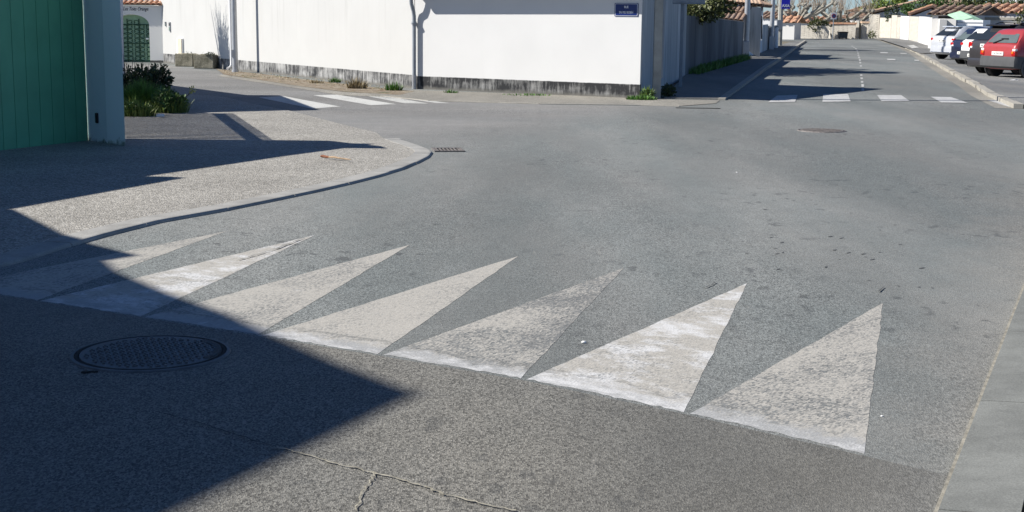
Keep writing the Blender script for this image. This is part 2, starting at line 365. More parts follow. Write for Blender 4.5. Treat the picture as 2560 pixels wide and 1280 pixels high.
def thing(name, label, cat, loc, rz=0., group=None):
    o = bpy.data.objects.new(name, None); COL.objects.link(o); o.empty_display_size = .2
    o.location = loc; o.rotation_euler = (0, 0, rz); MW[o.name] = Matrix.Translation(loc) @ Matrix.Rotation(rz, 4, 'Z')
    return tag(o, label, cat, group)
def struct(name, mb, mat, **k): return tag(mb.build(name, mat, **k), kind='structure')
def flat(name, px, z, mat, thick=None, raw=None):
    m = MB(); pts = ([V2(gp(*p, z)) for p in px] if px else []) if raw is None else raw
    if thick: m.prism(pts, z - thick, z)
    else: m.face([(x, y, z) for x, y in pts])
    return struct(name, m, mat)

# ------------------------------------------------------------------ the ground
m = MB(); m.face([(-700, -60, -.012), (700, -60, -.012), (700, 1200, -.012), (-700, 1200, -.012)]); struct('ground', m, M['ground'])
# carriageway: the junction in front, the main road going away, out to the stone wall at its end
road_l = [gp(1795, 250), gp(1905, 175), gp(1945, 150), gp(1990, 117), gp(2010, 104)]
road_r = [gp(2200, 96.5), gp(2262, 117), gp(2298, 133), gp(2333, 153), gp(2400, 190), gp(2450, 216), gp(2490, 241), gp(2560, 272)]
m = MB(); poly = [(-30, -8), (30, -8), (30, 20)] + [V2(p) for p in road_r[::-1]] + [(30.5, 118), (60, 119), (60, 128), (-40, 128), (-40, 118)] + [V2(p) for p in road_l[::-1]] + [V2(gp(1790, 246)), V2(gp(1650, 241)), V2(gp(1600, 240)), V2(gp(1040, 215)), V2(gp(600, 165)), V2(gp(300, 140)), (-40, 45)]
m.face([(x, y, 0) for x, y in poly]); struct('road', m, M['road'])
# the side street joining from the left, a warmer older surface
flat('side_street', [(300, 215), (300, 158), (420, 165), (560, 180), (700, 204), (850, 233), (1080, 252), (1350, 261), (1700, 267), (1760, 280), (1600, 330), (1400, 390), (1180, 430), (1070, 405), (700, 330), (300, 300)], .0006, M['street'])
# raised table nearer than the base line of the triangles
BL = [gp(-140, 715), gp(2170, 1137)]
u = (BL[1] - BL[0]).normalized()
pa, pb = BL[0] - u * 4, BL[1] + u * .40
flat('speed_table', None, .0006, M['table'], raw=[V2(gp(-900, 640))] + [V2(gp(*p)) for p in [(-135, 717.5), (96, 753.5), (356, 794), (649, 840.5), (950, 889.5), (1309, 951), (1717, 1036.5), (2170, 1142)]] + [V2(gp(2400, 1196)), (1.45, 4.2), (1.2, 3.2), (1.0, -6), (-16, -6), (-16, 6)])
# corner footway of pale washed aggregate, with its kerb
outer = [(-40, 667), (60, 644), (160, 612), (270, 581), (400, 549), (560, 521), (700, 493), (800, 472), (870, 456), (950, 436), (1010, 418), (1050, 401), (1073, 389), (1083, 378), (1076, 370), (1050, 359), (1000, 342), (940, 328), (860, 309), (790, 291), (720, 273), (640, 259), (562, 240), (470, 232), (380, 230), (300, 230)]
KZ = .028
oW = [Vector((*V2(gp(*p, KZ)), 0)) for p in outer]
def inset(pts, d):
    r = []
    for i, p in enumerate(pts):
        a = pts[max(i - 1, 0)]; b = pts[min(i + 1, len(pts) - 1)]; t = (b - a).normalized(); r.append(p + Vector((-t.y, t.x, 0)) * d)
    return r
oI = inset(oW, .21)
NK = 16      # the raised kerb runs to here; beyond, the footway is flush with the street
m = MB(); prof_o, prof_i = oW[:NK + 1], oI[:NK + 1]
zt = [KZ] * 13 + [KZ * .85, KZ * .6, KZ * .4, KZ * .25]
N = len(prof_o); cum = [0.]
for a, b in zip(prof_o, prof_o[1:]): cum.append(cum[-1] + (b - a).length)
def kerb_at(sv):
    for i in range(N - 1):
        if sv <= cum[i + 1] or i == N - 2:
            f = min(1, max(0, (sv - cum[i]) / (cum[i + 1] - cum[i]))); return prof_o[i].lerp(prof_o[i + 1], f), prof_i[i].lerp(prof_i[i + 1], f), zt[i] + (zt[i + 1] - zt[i]) * f
s0k = 0.
while s0k < cum[-1] - .05:      # separate kerb stones with fine joints
    s1k = min(s0k + 1.0, cum[-1]); k = 7 if s1k < cum[9] else 10; rows = []; dz = random.uniform(-.003, .003); dx = random.uniform(-.004, .004)
    for q in range(k + 1):
        o_, i_, z_ = kerb_at(s0k + .004 + (s1k - s0k - .008) * q / k); d_ = (i_ - o_).normalized(); o_ = o_ + d_ * dx; z_ += dz
        rows.append([m.bm.verts.new(p) for p in ((o_.x, o_.y, -.01), (*V2(o_ + d_ * .004), z_ - .016), (*V2(o_ + d_ * .018), z_ - .003), (*V2(o_ + d_ * .035), z_), (i_.x, i_.y, z_), (i_.x, i_.y, -.01))])
    for a, b in zip(rows, rows[1:]):
        for c_ in range(5): m.bm.faces.new((a[c_], a[c_ + 1], b[c_ + 1], b[c_]))
    m.bm.faces.new(rows[0]); m.bm.faces.new(rows[-1]); s0k = s1k
struct('kerb', m, M['kerb'])
m = MB()
inn = prof_i + oW[NK + 1:]; zz = [z - .003 for z in zt] + [.012] * len(oW[NK + 1:])
back = [(-8.5, 30), (-8, 24), (-9, 17), (-12, 8)]
m.face([(p.x, p.y, z) for p, z in zip(inn, zz)] + [(x, y, z) for (x, y), z in zip(back, (.012, .03, .05, .05))])
bmesh.ops.triangulate(m.bm, faces=m.bm.faces); struct('footway', m, M['aggregate'])
# verge of dirt and the pale footway under the white walls
flat('verge', [(540, 172), (612, 180), (700, 190), (800, 203), (900, 214), (1036, 228), (1000, 237), (860, 229), (740, 214), (640, 198), (560, 186)], .0105, M['dirt'])
flat('gravel_strip', [(560, 186), (640, 198), (740, 214), (860, 229), (1000, 237), (960, 242), (850, 238), (720, 217), (620, 202), (545, 190)], .005, M['beige'])
m = MB(); wf = [gp(*p) for p in [(900, 231), (1036, 226), (1599, 245), (1660, 250), (1800, 251), (1790, 259), (1700, 266), (1600, 263), (1350, 260), (1080, 252), (960, 240)]]
m.face([(p.x, p.y, .008) for p in wf]); struct('wall_footway', m, M['beige'])
m = MB(); e = [gp(*p) for p in [(960, 240.5), (1080, 252.5), (1350, 260), (1600, 263), (1700, 266)]]
for a, b in zip(e, e[1:]): d = (b - a).normalized(); n_ = Vector((d.y, -d.x, 0)) * .09; m.prism([a, b, b + n_, a + n_], 0, .012)
struct('edge_kerb', m, M['stone_kerb'])
# footway along the left of the main road
lw = [gp(1660, 247), gp(1716, 192), gp(1790, 170), gp(1862, 150), gp(1905, 136), gp(1950, 117), gp(1975, 107)]
m = MB(); ring = [V2(p) for p in lw] + [V2(p) for p in road_l[::-1]]
m.prism([(x - .0, y) for x, y in ring], -.01, [.03, .09, .09, .09, .09, .09, .05, .05, .09, .09, .09, .03]); bmesh.ops.triangulate(m.bm, faces=m.bm.faces); struct('main_road_footway', m, M['walk'])
m = MB()
for i, (a, b) in enumerate(zip(road_l, road_l[1:])):
    d = (b - a).normalized(); n_ = Vector((d.y, -d.x, 0)) * .14; m.prism([a, b, b + n_, a + n_], -.01, [.035 if i == 0 else .1, .1, .1, .035 if i == 0 else .1])
struct('main_road_kerb', m, M['stone_kerb'])
# right of the main road: kerb of pale stone blocks, gutter, parking ground and far footway
m = MB(); m.face([(p.x, p.y, .07) for p in road_r] + [(40, 22, .07), (60, 70, .07), (38, 116, .07)]); bmesh.ops.triangulate(m.bm, faces=m.bm.faces); struct('parking_ground', m, M['park'])
m = MB(); rr = random.Random(3)
for a, b in zip(road_r, road_r[1:]):
    L = (b - a).length; k = max(1, round(L / 1.0)); d = (b - a).normalized(); n_ = Vector((-d.y, d.x, 0))
    for j in range(k):
        p, q = a + d * (L * j / k + .01), a + d * (L * (j + 1) / k - .01); w = .17 + rr.uniform(-.01, .02); hh_ = .082 + rr.uniform(-.01, .01)
        o_ = n_ * rr.uniform(-.015, .015); m.prism([p + o_ - n_ * .01, q + o_ - n_ * .01, q + o_ + n_ * -w, p + o_ + n_ * -w], -.01, hh_)
struct('parking_kerb', m, M['stone_kerb'])
m = MB(); g = [p.copy() for p in road_r]; left = []
for i, p in enumerate(g):
    d = (g[min(i + 1, len(g) - 1)] - g[max(i - 1, 0)]).normalized(); left.append(p + Vector((d.y, -d.x, 0)) * .5)
m.face([(p.x, p.y, .004) for p in g] + [(p.x, p.y, .004) for p in left[::-1]]); bmesh.ops.triangulate(m.bm, faces=m.bm.faces); struct('gutter', m, M['beige'])
flat('far_footway', [(2180, 96), (2196, 97), (2262, 117.5), (2300, 133), (2345, 132), (2330, 116), (2290, 106), (2240, 97)], .10, M['walk'])
# slab kerb at the near right
ka, kb = gp(2340, 1280), gp(2560, 715); d = (kb - ka).normalized(); nr = Vector((d.y, -d.x, 0))
k0, k1 = ka - d * 3, kb + d * 9
joints = [(gp(2500, 840) - ka).dot(d) % 1.0]
s0 = (gp(2425, 1015) - ka).dot(d); step = (gp(2500, 840) - ka).dot(d) - s0
if step < .6: step = 1.0
m = MB(); mo = MB(); t = s0 - 4 * step
while t < (k1 - ka).dot(d):
    a, b = ka + d * (t + .004) + nr * .013, ka + d * (t + step - .004) + nr * .013
    m.prism([a, b, b + nr * .25, a + nr * .25], -.05, [.03, .03, .045, .045]); t += step
struct('slab_kerb', m, M['slab'])
m = MB(); m.prism([k0 - nr * .004, k1 - nr * .004, k1 + nr * .26, k0 + nr * .26], -.05, .012); struct('kerb_joint', m, M['mortar'])
m = MB(); m.prism([k0 + nr * .275, k1 + nr * .275, k1 + nr * 3, k0 + nr * 3], -.02, .043); struct('near_footway', m, plain('near_pavement', (.25, .24, .195), .9, .2, 3, bump=.3))

# ------------------------------------------------------------------ road markings
base_px = [(-135, 716), (96, 752), (356, 792.5), (649, 838.5), (950, 887), (1309, 948), (1717, 1033), (2170, 1138)]
tips = [(567, 578), (787, 588), (1025, 612), (1297, 640), (1560, 670), (1868, 708), (2207, 758)]
spec = [(.42, .0, .2, 'faded grey triangle next to the kerb, mostly in shade'), (.22, .9, .25, 'bright white triangle half in shade with a dark streak near its tip'), (.38, .12, .15, 'beige triangle with its near corner in shade'),
        (.22, .2, .2, 'smooth beige triangle with a crumbling white base'), (.60, .1, .2, 'most worn triangle, its middle rubbed through to asphalt'), (.14, .85, .2, 'white and beige triangle with a chipped edge'), (.47, .0, .3, 'speckled beige triangle closest to the slab kerb')]
for i in range(7):
    a, b, t = gp(*base_px[i]), gp(*base_px[i + 1]), gp(*tips[i])
    ub = (b - a).normalized(); a = a + ub * .015; b = b - ub * .015; o_ = (a + b) / 2; rz = math.atan2(ub.y, ub.x)
    T = (Matrix.Translation(o_) @ Matrix.Rotation(rz, 4, 'Z')).inverted()
    A, B, C = [(T @ p) for p in (a, b, t)]
    m = MB(); segs = 26
    def edge(P, Q, k, j):
        return P.lerp(Q, k) + Vector((random.uniform(-j, j), random.uniform(-j, j), 0))
    ring = [A] + [A.lerp(B, k / segs) + Vector((0, random.uniform(.001, .022), 0)) for k in range(1, segs)] + [B] + [edge(B, C, k / 22, .004) for k in range(1, 22)] + [C] + [edge(C, A, k / 22, .004) for k in range(1, 22)]
    m.face([(p.x, p.y, .0011) for p in ring]); bmesh.ops.triangulate(m.bm, faces=m.bm.faces)
    w, wh, fl, lab = spec[i]
    o = m.build('road_triangle', paint('triangle_paint', w, wh, fl, i * 3.3, lip=(.0, .45, .1, .4, .35, .8, .2)[i])); o.location = (o_.x, o_.y, 0); o.rotation_euler = (0, 0, rz)
    tag(o, lab, 'road marking', 'painted triangles on the road hump')
    if i == 1:   # the dark scraped streak near its tip
        pass
near_z = [[(647, 244), (707, 240.5), (851, 267), (780, 272)], [(782, 238.5), (842, 237), (991, 261), (927, 263.5)], [(912, 239.5), (955, 238.5), (1072, 259.5), (1012, 259)], [(962, 239.5), (992, 240), (1125, 258.5), (1094, 258.5)]]
zl = ['white crossing stripe partly in shade, nearest the footway corner', 'broad white crossing stripe between the shaded one and the worn one', 'worn third crossing stripe from the shaded one', 'thin faded crossing stripe beside the pale wall footway']
pz = [paint('crossing_paint', .16, .0, .1, 1., (.52, .52, .49), lip=False), paint('worn_crossing_paint', .34, .0, .15, 4., (.49, .49, .46), lip=False)]
def poly_mark(name, px, mat, lab, grp, cat='road marking', z=.0042):
    P = [gp(*p) for p in px]; c = sum(P, Vector()) / len(P); m = MB(); m.face([(p.x - c.x, p.y - c.y, z) for p in P])
    o = m.build(name, mat); o.location = (c.x, c.y, 0); return tag(o, lab, cat, grp)
for i, q in enumerate(near_z): poly_mark('crossing_stripe', q, pz[0 if i < 2 else 1], zl[i], 'stripes of the side street crossing')
far_z = [[(1943, 239.5), (1994, 238), (1988, 255.5), (1920, 256.5)], [(2058, 236.5), (2120, 236), (2127, 254.5), (2056, 255.5)], [(2193, 238.5), (2253, 238.5), (2274, 253.5), (2204, 254)], [(2327, 242.5), (2378, 243.5), (2421, 258.5), (2353, 257)], [(2468, 251), (2500, 249.5), (2580, 272.5), (2522, 268)]]
fl_ = ['crossing stripe on the main road, leftmost, touching the house shadow', 'ridged crossing stripe just below the end of the house shadow tip', 'crossing stripe middle of the five across the main road', 'crossing stripe between the middle stripe and the kerb stripe', 'crossing stripe running up to the parking kerb']
pf = paint('ridged_crossing_paint', .2, .0, .1, 2., (.50, .50, .49), lip=False, lines=True)
for q, l in zip(far_z, fl_): poly_mark('crossing_stripe', q, pf, l, 'stripes of the main road crossing', z=.0075)
dash = [(2157, 224, 8), (2156.5, 214, 7), (2155, 205, 4), (2154, 196, 4), (2153, 188, 3.5), (2152, 165, 3), (2150.5, 157, 3), (2149.5, 150.5, 4), (2147.5, 144, 3.5), (2146, 138.5, 2.5), (2145, 133, 2), (2143, 127, 2.4), (2139.5, 122, 2), (2135, 118.5, 1.6), (2130, 115.5, 1.3)]
pd_ = paint('worn_line_paint', .3, .0, .2, 5., (.44, .44, .42), lip=False)
for x, y, hh_ in dash:
    w = 1.0 + 2.2 * (y - 60) / 160
    poly_mark('line_dash', [(x - w, y - hh_ / 2), (x + w, y - hh_ / 2), (x + w + .3, y + hh_ / 2), (x - w + .3, y + hh_ / 2)], pd_, 'short worn white dash of the main road centre line', 'dashes of the centre line')
for (x0, y0, x1, y1), l in zip([(2200, 131, 2220, 134), (2250, 133, 2267, 135.5), (2217, 147.5, 2239, 151.5), (2285, 150, 2298, 153.5)], ['far dash of the pair near the far kerb bend, nearer the centre line', 'small far dash beside the kerb bend', 'white dash between the centre line and the parked cars, largest one', 'faint small dash in the gutter by the silver car']):
    poly_mark('parking_dash', [(x0, y0), (x1 - 1, y0 + .4), (x1, y1), (x0 + 2, y1 - .4)], pd_, l, 'dashes beside the parking', z=.012)
poly_mark('give_way_mark', [(2268, 119), (2283, 117), (2297, 124), (2280, 126)], pz[1], 'pale worn patch of paint at the far driveway', None, z=.11)

# ------------------------------------------------------------------ iron in the road
def manhole(cx, cy, r, label, mat, studs, rot=0.):
    P = gp(cx, cy); o = thing('manhole_cover', label, 'manhole cover', (P.x, P.y, 0), rot)
    m = MB(); m.lathe([(r * .86, .001), (r * .86, .0075), (r * .91, .0075), (r * .91, .001)], (0, 0, 0), n=56); m.build('gap_ring', M['gap'], o, local=True)
    m = MB(); m.lathe([(r * .912, 0), (r * .915, .009), (r * .955, .008), (r * .965, 0)], (0, 0, 0), n=56); m.build('frame', mat, o, local=True, smooth=True)
    m = MB(); m.lathe([(r * .855, 0), (r * .85, .009), (.001, .009)], (0, 0, 0), n=48); st = r * .085; k = int(r / st)
    for i in range(-k, k + 1):
        for j in range(-k, k + 1):
            x, y = i * st, j * st
            if x * x + y * y < (r * .78) ** 2 and not (abs(x - r * .45) < r * .1 and abs(y - r * .45) < r * .06):
                m.box((x, y, .011), (st * (.72 if (i + j) % 2 else .3), st * (.3 if (i + j) % 2 else .72), .007))
    if studs:
        for a in range(-14, 15):
            t = a * .045 - .1; m.box((math.cos(t) * r * .80, math.sin(t) * r * .80, .011), (r * .09, r * .012, .007), Matrix.Rotation(t, 3, 'Z'))
    m.build('cover', mat, o, local=True)
    return o
manhole(378, 884, .385, 'large round cast iron cover in the shaded foreground', M['cast'], True, .35)
m_ = MB(); P = gp(213, 932); m_.lathe([(.02, 0), (.016, .005), (.001, .005)], (P.x, P.y, .002), n=10); m_.box((P.x + .03, P.y + .006, .004), (.05, .01, .005)); tag(m_.build('lifting_slot', M['gap'], origin=(P.x, P.y, 0)), 'small dark lifting notch beside the shaded round cover', 'lifting notch')
manhole(2054, 327, .36, 'worn round cover far out in the sunlit junction', M['rust'], False, .2)
P = gp(1120, 376); o = thing('drain_grate', 'rectangular slotted drain grate beside the rounded kerb tip', 'drain grate', (P.x, P.y, 0), .15)
m = MB()
for s in (-1, 1): m.box((0, s * .19, .009), (.36, .03, .012)); m.box((s * .165, 0, .0085), (.03, .35, .011))
m.build('frame', M['rust'], o, local=True)
m = MB()
for k in range(7): m.box((-.13 + k * .043, 0, .009), (.018, .34, .010))
m.build('bars', M['rust'], o, local=True); m = MB(); m.box((0, 0, .004), (.3, .34, .004)); m.build('pit', M['gap'], o, local=True)
P = gp(1745, 271); m = MB(); m.box((P.x, P.y, .006), (.78, .06, .008), Matrix.Rotation(-.05, 3, 'Z')); tag(m.build('slot_drain', M['gap'], origin=(P.x, P.y, 0)), 'thin dark slot drain in the road before the house corner', 'slot drain')
# cracks with grit: bottom of the picture
m = MB(); pts = [(690, 1120), (760, 1140), (840, 1162), (930, 1185), (1010, 1205), (1060, 1220), (1110, 1240), (1200, 1262), (1290, 1280)]
def crack(pts, w, jit=.012):
    P = [gp(*p) for p in pts]; Q = []
    for a, b in zip(P, P[1:]):
        for k in range(6): Q.append(a.lerp(b, k / 6) + Vector((random.uniform(-1, 1), random.uniform(-1, 1), 0)) * jit)
    Q.append(P[-1])
    for a, b in zip(Q, Q[1:]):
        d = (b - a).normalized(); n_ = Vector((-d.y, d.x, 0)) * w * random.uniform(.3, 1); m.face([(p.x, p.y, .0075) for p in (a - n_, b - n_, b + n_, a + n_)])
crack(pts, .0065, .007); crack([(935, 1185), (925, 1210), (905, 1235), (890, 1280)], .0035, .007)
struct('road_crack', m, plain('sandy_crack_filling', (.30, .28, .22), .9, .5, 30))
m = MB(); crack([(596, 652), (640, 640), (690, 624), (759, 597)], .009, .003); struct('scraped_streak', m, plain('scraped_asphalt', (.2, .2, .19), .85, .3, 30))
m = MB(); crack([(400, 1035), (520, 1068), (610, 1097), (690, 1120)], .004, .008); struct('dark_crack', m, M['gap'])
m = MB()
for q in ([(1760, 722), (1778, 715), (1788, 708)], [(2196, 731), (2210, 720)], [(1560, 520), (1578, 518)], [(1370, 381), (1342, 382)], [(1100, 561), (1078, 562)], [(730, 521), (752, 519)], [(2240, 495), (2260, 497)]): crack(q, .007, .003)
rs = random.Random(21)
for _ in range(34):
    x, y = rs.gauss(2050, 150), rs.gauss(630, 55); l = rs.uniform(5, 16)
    if y < 735:
        a, b = gp(x, y), gp(x + l, y - rs.uniform(-1, 4)); d = (b - a).normalized(); n_ = Vector((-d.y, d.x, 0)) * rs.uniform(.004, .012); c = a.lerp(b, .35)
        m.face([(p.x, p.y, .003) for p in (a, c - n_, b, c + n_)])
struct('road_scar', m, plain('tar_speck', (.08, .083, .083), .8, .3, 30))
for x, y, s, l in [(1460, 858, .010, 'single white pebble on the asphalt between two triangles'), (2205, 1042, .005, 'tiny white chip by the speckled triangle base'), (1842, 432, .008, 'small pale pebble in the middle of the junction')]:
    P = gp(x, y); m = MB(); bmesh.ops.create_icosphere(m.bm, subdivisions=2, radius=s)
    for v in m.bm.verts: v.co = Vector((v.co.x * 1.3, v.co.y, v.co.z * .7)) * random.uniform(.85, 1.15)
    o = m.build('pebble', M['pebble'], smooth=True); o.location = (P.x, P.y, s * .6); tag(o, l, 'pebble', 'pebbles on the road')
# stick with an orange end, scrap of paper
A, B = gp(808, 397, KZ), gp(877, 404, KZ); o = thing('stick', 'short broken stick with an orange end lying on the pale footway', 'stick', (A.x, A.y, KZ))
m = MB(); pts = [A.lerp(B, t) + Vector((0, random.uniform(-.02, .02), .02 + random.uniform(0, .012))) for t in (0, .2, .4, .6, .8, 1)]; m.tube(pts, [.012, .011, .012, .009, .009, .004], 7)
m.build('branch', M['stick'], o)
m = MB(); m.tube([pts[0] - Vector((.03, 0, 0)), pts[0], pts[1]], [.010, .016, .012], 8); m.build('orange_end', M['orange'], o)
P = gp(402, 293, .03); m = MB(); bmesh.ops.create_icosphere(m.bm, subdivisions=2, radius=.05)
for v in m.bm.verts: v.co = Vector((v.co.x * 1.25, v.co.y * .8, v.co.z * .5)) * random.uniform(.75, 1.25)
o = m.build('paper_scrap', M['enamel']); o.location = (P.x, P.y, .055); tag(o, 'crumpled white paper scrap at the edge of the weeds', 'paper scrap')

# ------------------------------------------------------------------ green gate, piers, and the house whose gable throws the big shadow
G0, G1 = gp(0, 385), gp(222, 357); gu = (G1 - G0).normalized(); gn = Vector((gu.y, -gu.x, 0)); TW = (G1 - G0).length
def F(t, z=0., off=0.): p = G0 + gu * t + gn * off; return Vector((p.x, p.y, z))
gate = thing('board_gate', 'tall green gate of upright boards beside the white gatepost', 'gate', F(0), math.atan2(gu.y, gu.x))
bw = .215; t = TW - .004; m = MB(); mg = MB(); first = True; k = 0
def gtop(t): return 2.50 + max(0, (t + 2.7)) * .058 + .03 * math.sin(min(1, max(0, (t + 2.7) / 4.2)) * math.pi)
t0 = -2.7
while t > t0 + .02:
    a = max(t - bw, t0); q = [F(a + .004, 0, 0), F(t - .004, 0, 0), F(t - .004, 0, -.03), F(a + .004, 0, -.03)]
    m.prism(q, .022, [gtop(a), gtop(t), gtop(t), gtop(a)]); t -= bw
m.build('boards', M['green_gate'], gate)
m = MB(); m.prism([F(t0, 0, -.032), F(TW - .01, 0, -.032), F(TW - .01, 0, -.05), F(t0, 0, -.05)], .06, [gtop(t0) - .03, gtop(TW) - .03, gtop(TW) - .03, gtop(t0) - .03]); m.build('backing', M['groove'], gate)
# bits of grit under the gate
pier = thing('gatepost', 'white rendered gatepost at the end of the green gate', 'gatepost', F(TW))
p0 = G1 - gu * 0 + gn * 0; e1 = gp(269, 364); e2 = gp(313.5, 370.5)
def cols(px0, px1, base): return [base]
back_d = Vector((-.32, .95, 0)) * .34
m = MB(); g1_ = G1 - (e1 - G1).normalized() * .06; m.prism([g1_ + back_d * .02, e1, e1 + back_d, g1_ + back_d], 0, 2.38); m.build('inner_face', M['pier'], pier)
m = MB(); e1b = e1 + (e2 - e1).normalized() * .003 - Vector((0, .012, 0)); m.prism([e1b, e2, e2 + back_d, e1b + back_d], 0, 2.42); m.build('outer_face', M['pier2'], pier)
sl = at(244, 295, G1.lerp(e1, .45).y - .02); m = MB(); dd = (e1 - G1).normalized(); rotp = Matrix.Rotation(math.atan2(dd.y, dd.x), 3, 'Z')
m.box((sl.x, sl.y, sl.z), (.055, .05, .125), rotp, .012); m.build('opener_sensor', M['black'], pier)
m = MB()
for _ in range(26):
    q = F(random.uniform(0, TW + .2), .004, random.uniform(-.03, .03)); s = random.uniform(.006, .016); m.box(q + Vector((0, 0, s)), (s * 2, s * 1.4, s), Matrix.Rotation(random.random() * 3, 3, 'Z'))
tag(m.build('grit', M['mortar']), 'pale grit and crumbs along the foot of the green gate', 'grit', kind='stuff')
wall_g = thing('courtyard_wall', 'white courtyard wall left of the green gate, seen by its stepped shadow', 'wall', F(-4))
m = MB(); m.prism([F(-2.72), F(-2.72, 0, -.2), F(-5.2, 0, -.2), F(-5.2)], 0, 2.84); m.build('render', M['white2'], wall_g)
hs = thing('house', 'house beside the green gate whose gable shades the foreground road', 'house', F(-10))
prof = [(-5.2, 0), (-5.2, 2.87), (-6.63, 3.9), (-7.39, 4.62), (-7.62, 4.56), (-8.1, 4.86), (-8.83, 5.43), (-9.45, 5.95), (-10.05, 6.39), (-10.65, 6.85), (-11.21, 7.31), (-12.8, 7.22), (-17, 7.0), (-17, 0)]
m = MB(); m.sweep([F(t, z) for t, z in prof], Vector((-SX, -SY, 0)).normalized() * 4); m.build('wall', M['white2'], hs)
# picket fence behind the gatepost, edge-on: only its shadow and the weeds at its foot are seen
fd = Vector((-.29, .96, 0)).normalized(); f0 = Vector((e2.x - .22, e2.y + .55, 0))
fe = thing('picket_fence', 'slatted fence behind the gatepost, known by its fine striped shadow', 'fence', f0)
m = MB(); hf = 1.42; L = 5.3; k = 0; fn = Vector((fd.y, -fd.x, 0))
while k * .185 < L:
    a = f0 + fd * (k * .185); b = a + fd * .132; m.prism([a, b, b + fn * .02, a + fn * .02], .04, hf + .08); k += 1
m.build('slats', M['wood'], fe)
m = MB()
for z0, z1 in ((hf - .15, hf - .01),): m.prism([f0 - fn * .03, f0 + fd * L - fn * .03, f0 + fd * L - fn * .002, f0 - fn * .002], z0, z1)
m.build('rail', M['wood'], fe)
shed = thing('shed', 'low gabled shed behind the fence, known by its shadow across the street edge', 'shed', (-7.5, 24, 0))
m = MB(); m.sweep([Vector((-7.5, y, z)) for y, z in ((22.4, 0), (22.4, 2.0), (23.5, 3.35), (27.7, 2.3), (27.5, 0))], (-3, -.15, 0)); m.build('wall', M['white2'], shed)
yw = thing('yard_wall', 'low yard wall behind the shed, shading the side street', 'wall', (-8, 28, 0))
m = MB(); m.prism([(-7.5, 27.6), (-10.2, 31.6), (-10.4, 31.5), (-7.7, 27.5)], 0, 1.85); m.build('render', M['white2'], yw)

# ------------------------------------------------------------------ white walls across the side street
C1 = gp(1599, 247); CP = gp(1038, 222); W1 = gp(1035.5, 221.6); W0 = gp(612, 178); wd = (W0 - W1).normalized(); W9 = W1 + wd * 17.2
wall = thing('long_white_wall', 'long white wall with grey rain streaks and a weathered plinth', 'wall', W1)
wn_ = Vector((-wd.y, wd.x, 0)); wn_ = wn_ if wn_.dot(-W1) < 0 else -wn_     # away from the viewer
m = MB(); m.prism([W1, W9, W9 + wn_ * .3, W1 + wn_ * .3], 0, 2.35); m.build('render', M['wall_w'], wall)
wc = MB(); wc.prism([W1 - wn_ * .05, W9 - wn_ * .05, W9 + wn_ * .35, W1 + wn_ * .35], 2.352, 2.43); wc.build('coping', M['stone_kerb'], wall)
hd = (CP - C1).normalized(); HL = (CP - C1).length
sidev = (gp(1712, 196) - C1).normalized(); SLEN = (gp(1712, 196) - C1).length
house = thing('white_house', 'low white corner house with a dark plinth and deep eaves', 'house', C1)
hn = Vector((-hd.y, hd.x, 0)); hn = hn if hn.dot(C1) > 0 else -hn
C2 = C1 + sidev * (SLEN - .02)
EV = 2.12; APX = 3.75
m = MB(); m.prism([C1, CP, CP + hn * .25, C1 + sidev * .3], 0, EV + .1); m.build('front_wall', M['wall_h'], house)
side = C1 + sidev * .02; 
roofp = lambda p, z: Vector((p.x, p.y, z))
ov = -hn * .30
sn = Vector((sidev.y, -sidev.x, 0))
m = MB(); ring = [roofp(C1 + sn * .002 + sidev * .14, 0), roofp(C1 + sn * .002 + sidev * .14, EV + .08), roofp(C1 + sn * .002 + sidev * 4.9, APX - .1), roofp(C1 + sn * .002 + sidev * 5.4, APX - .15), roofp(C1 + sn * .002 + sidev * 5.42, 2.0), roofp(C2 + sn * .002, 2.0), roofp(C2 + sn * .002, 0)]
m.sweep(ring, -sn * .25); m.build('gable_wall', M['wall_side'], house)
m = MB()      # roof: two slopes
A, B = C1 + ov + sn * .12, CP + ov - hd * -.05; RA, RB = C1 + sidev * 4.9 + sn * .12, CP + sidev * 4.9
for z in (0,):
    m.sweep([roofp(A, EV), roofp(B, EV), roofp(RB, APX), roofp(RA, APX)], (0, 0, .12))
m.build('roof', M['tile'], house)
m = MB(); m.prism([C1 - hn * .28, CP - hn * .28, CP - hn * .004, C1 - hn * .004], EV + .005, EV + .03); m.build('soffit', M['soffit'], house)
m = MB(); q = [C1 + ov * 1.12 + sn * .1, CP + ov * 1.12]; m.tube([roofp(p, EV + .02) for p in q], .06, 10); m.build('gutter', M['zinc'], house)
# drain pipe at the house end
pipe = thing('drainpipe', 'grey drainpipe with a bend at its top between the two white walls', 'drainpipe', CP)
pp = on_wall(1040.5, 150, C1, hd); pp = Vector((pp.x, pp.y, 0)) - hn * .075; zc = lambda py: at(1034, py, pp.y).z
m = MB(); pf_ = Vector((pp.x, pp.y, 0))
gt = Vector((-.06, -.16, 0)) + ov * .4
m.tube([pf_ + Vector((0, 0, z)) for z in (.0, .3, zc(70), zc(42))] + [pf_ + Vector((-.012, -.02, zc(28))), pf_ + Vector((-.05, -.08, zc(10))), pf_ + Vector((-.062, -.11, zc(-8))), pf_ + Vector((-.065, -.13, EV))], .042, 12); m.build('pipe', M['zinc'], pipe, smooth=True)
m = MB(); m.tube([pf_ + Vector((0, 0, zc(62))), pf_ + Vector((0, 0, zc(54)))], .055, 12); m.tube([pf_ + Vector((0, 0, zc(58.5))), pf_ + Vector((0, 0, zc(57.5)))], .07, 12); m.build('collar', M['zinc'], pipe)
m = MB(); m.tube([pf_ + Vector((0, 0, .0)), pf_ + Vector((0, 0, .3))], .05, 12); m.build('foot_pipe', M['steel'], pipe)
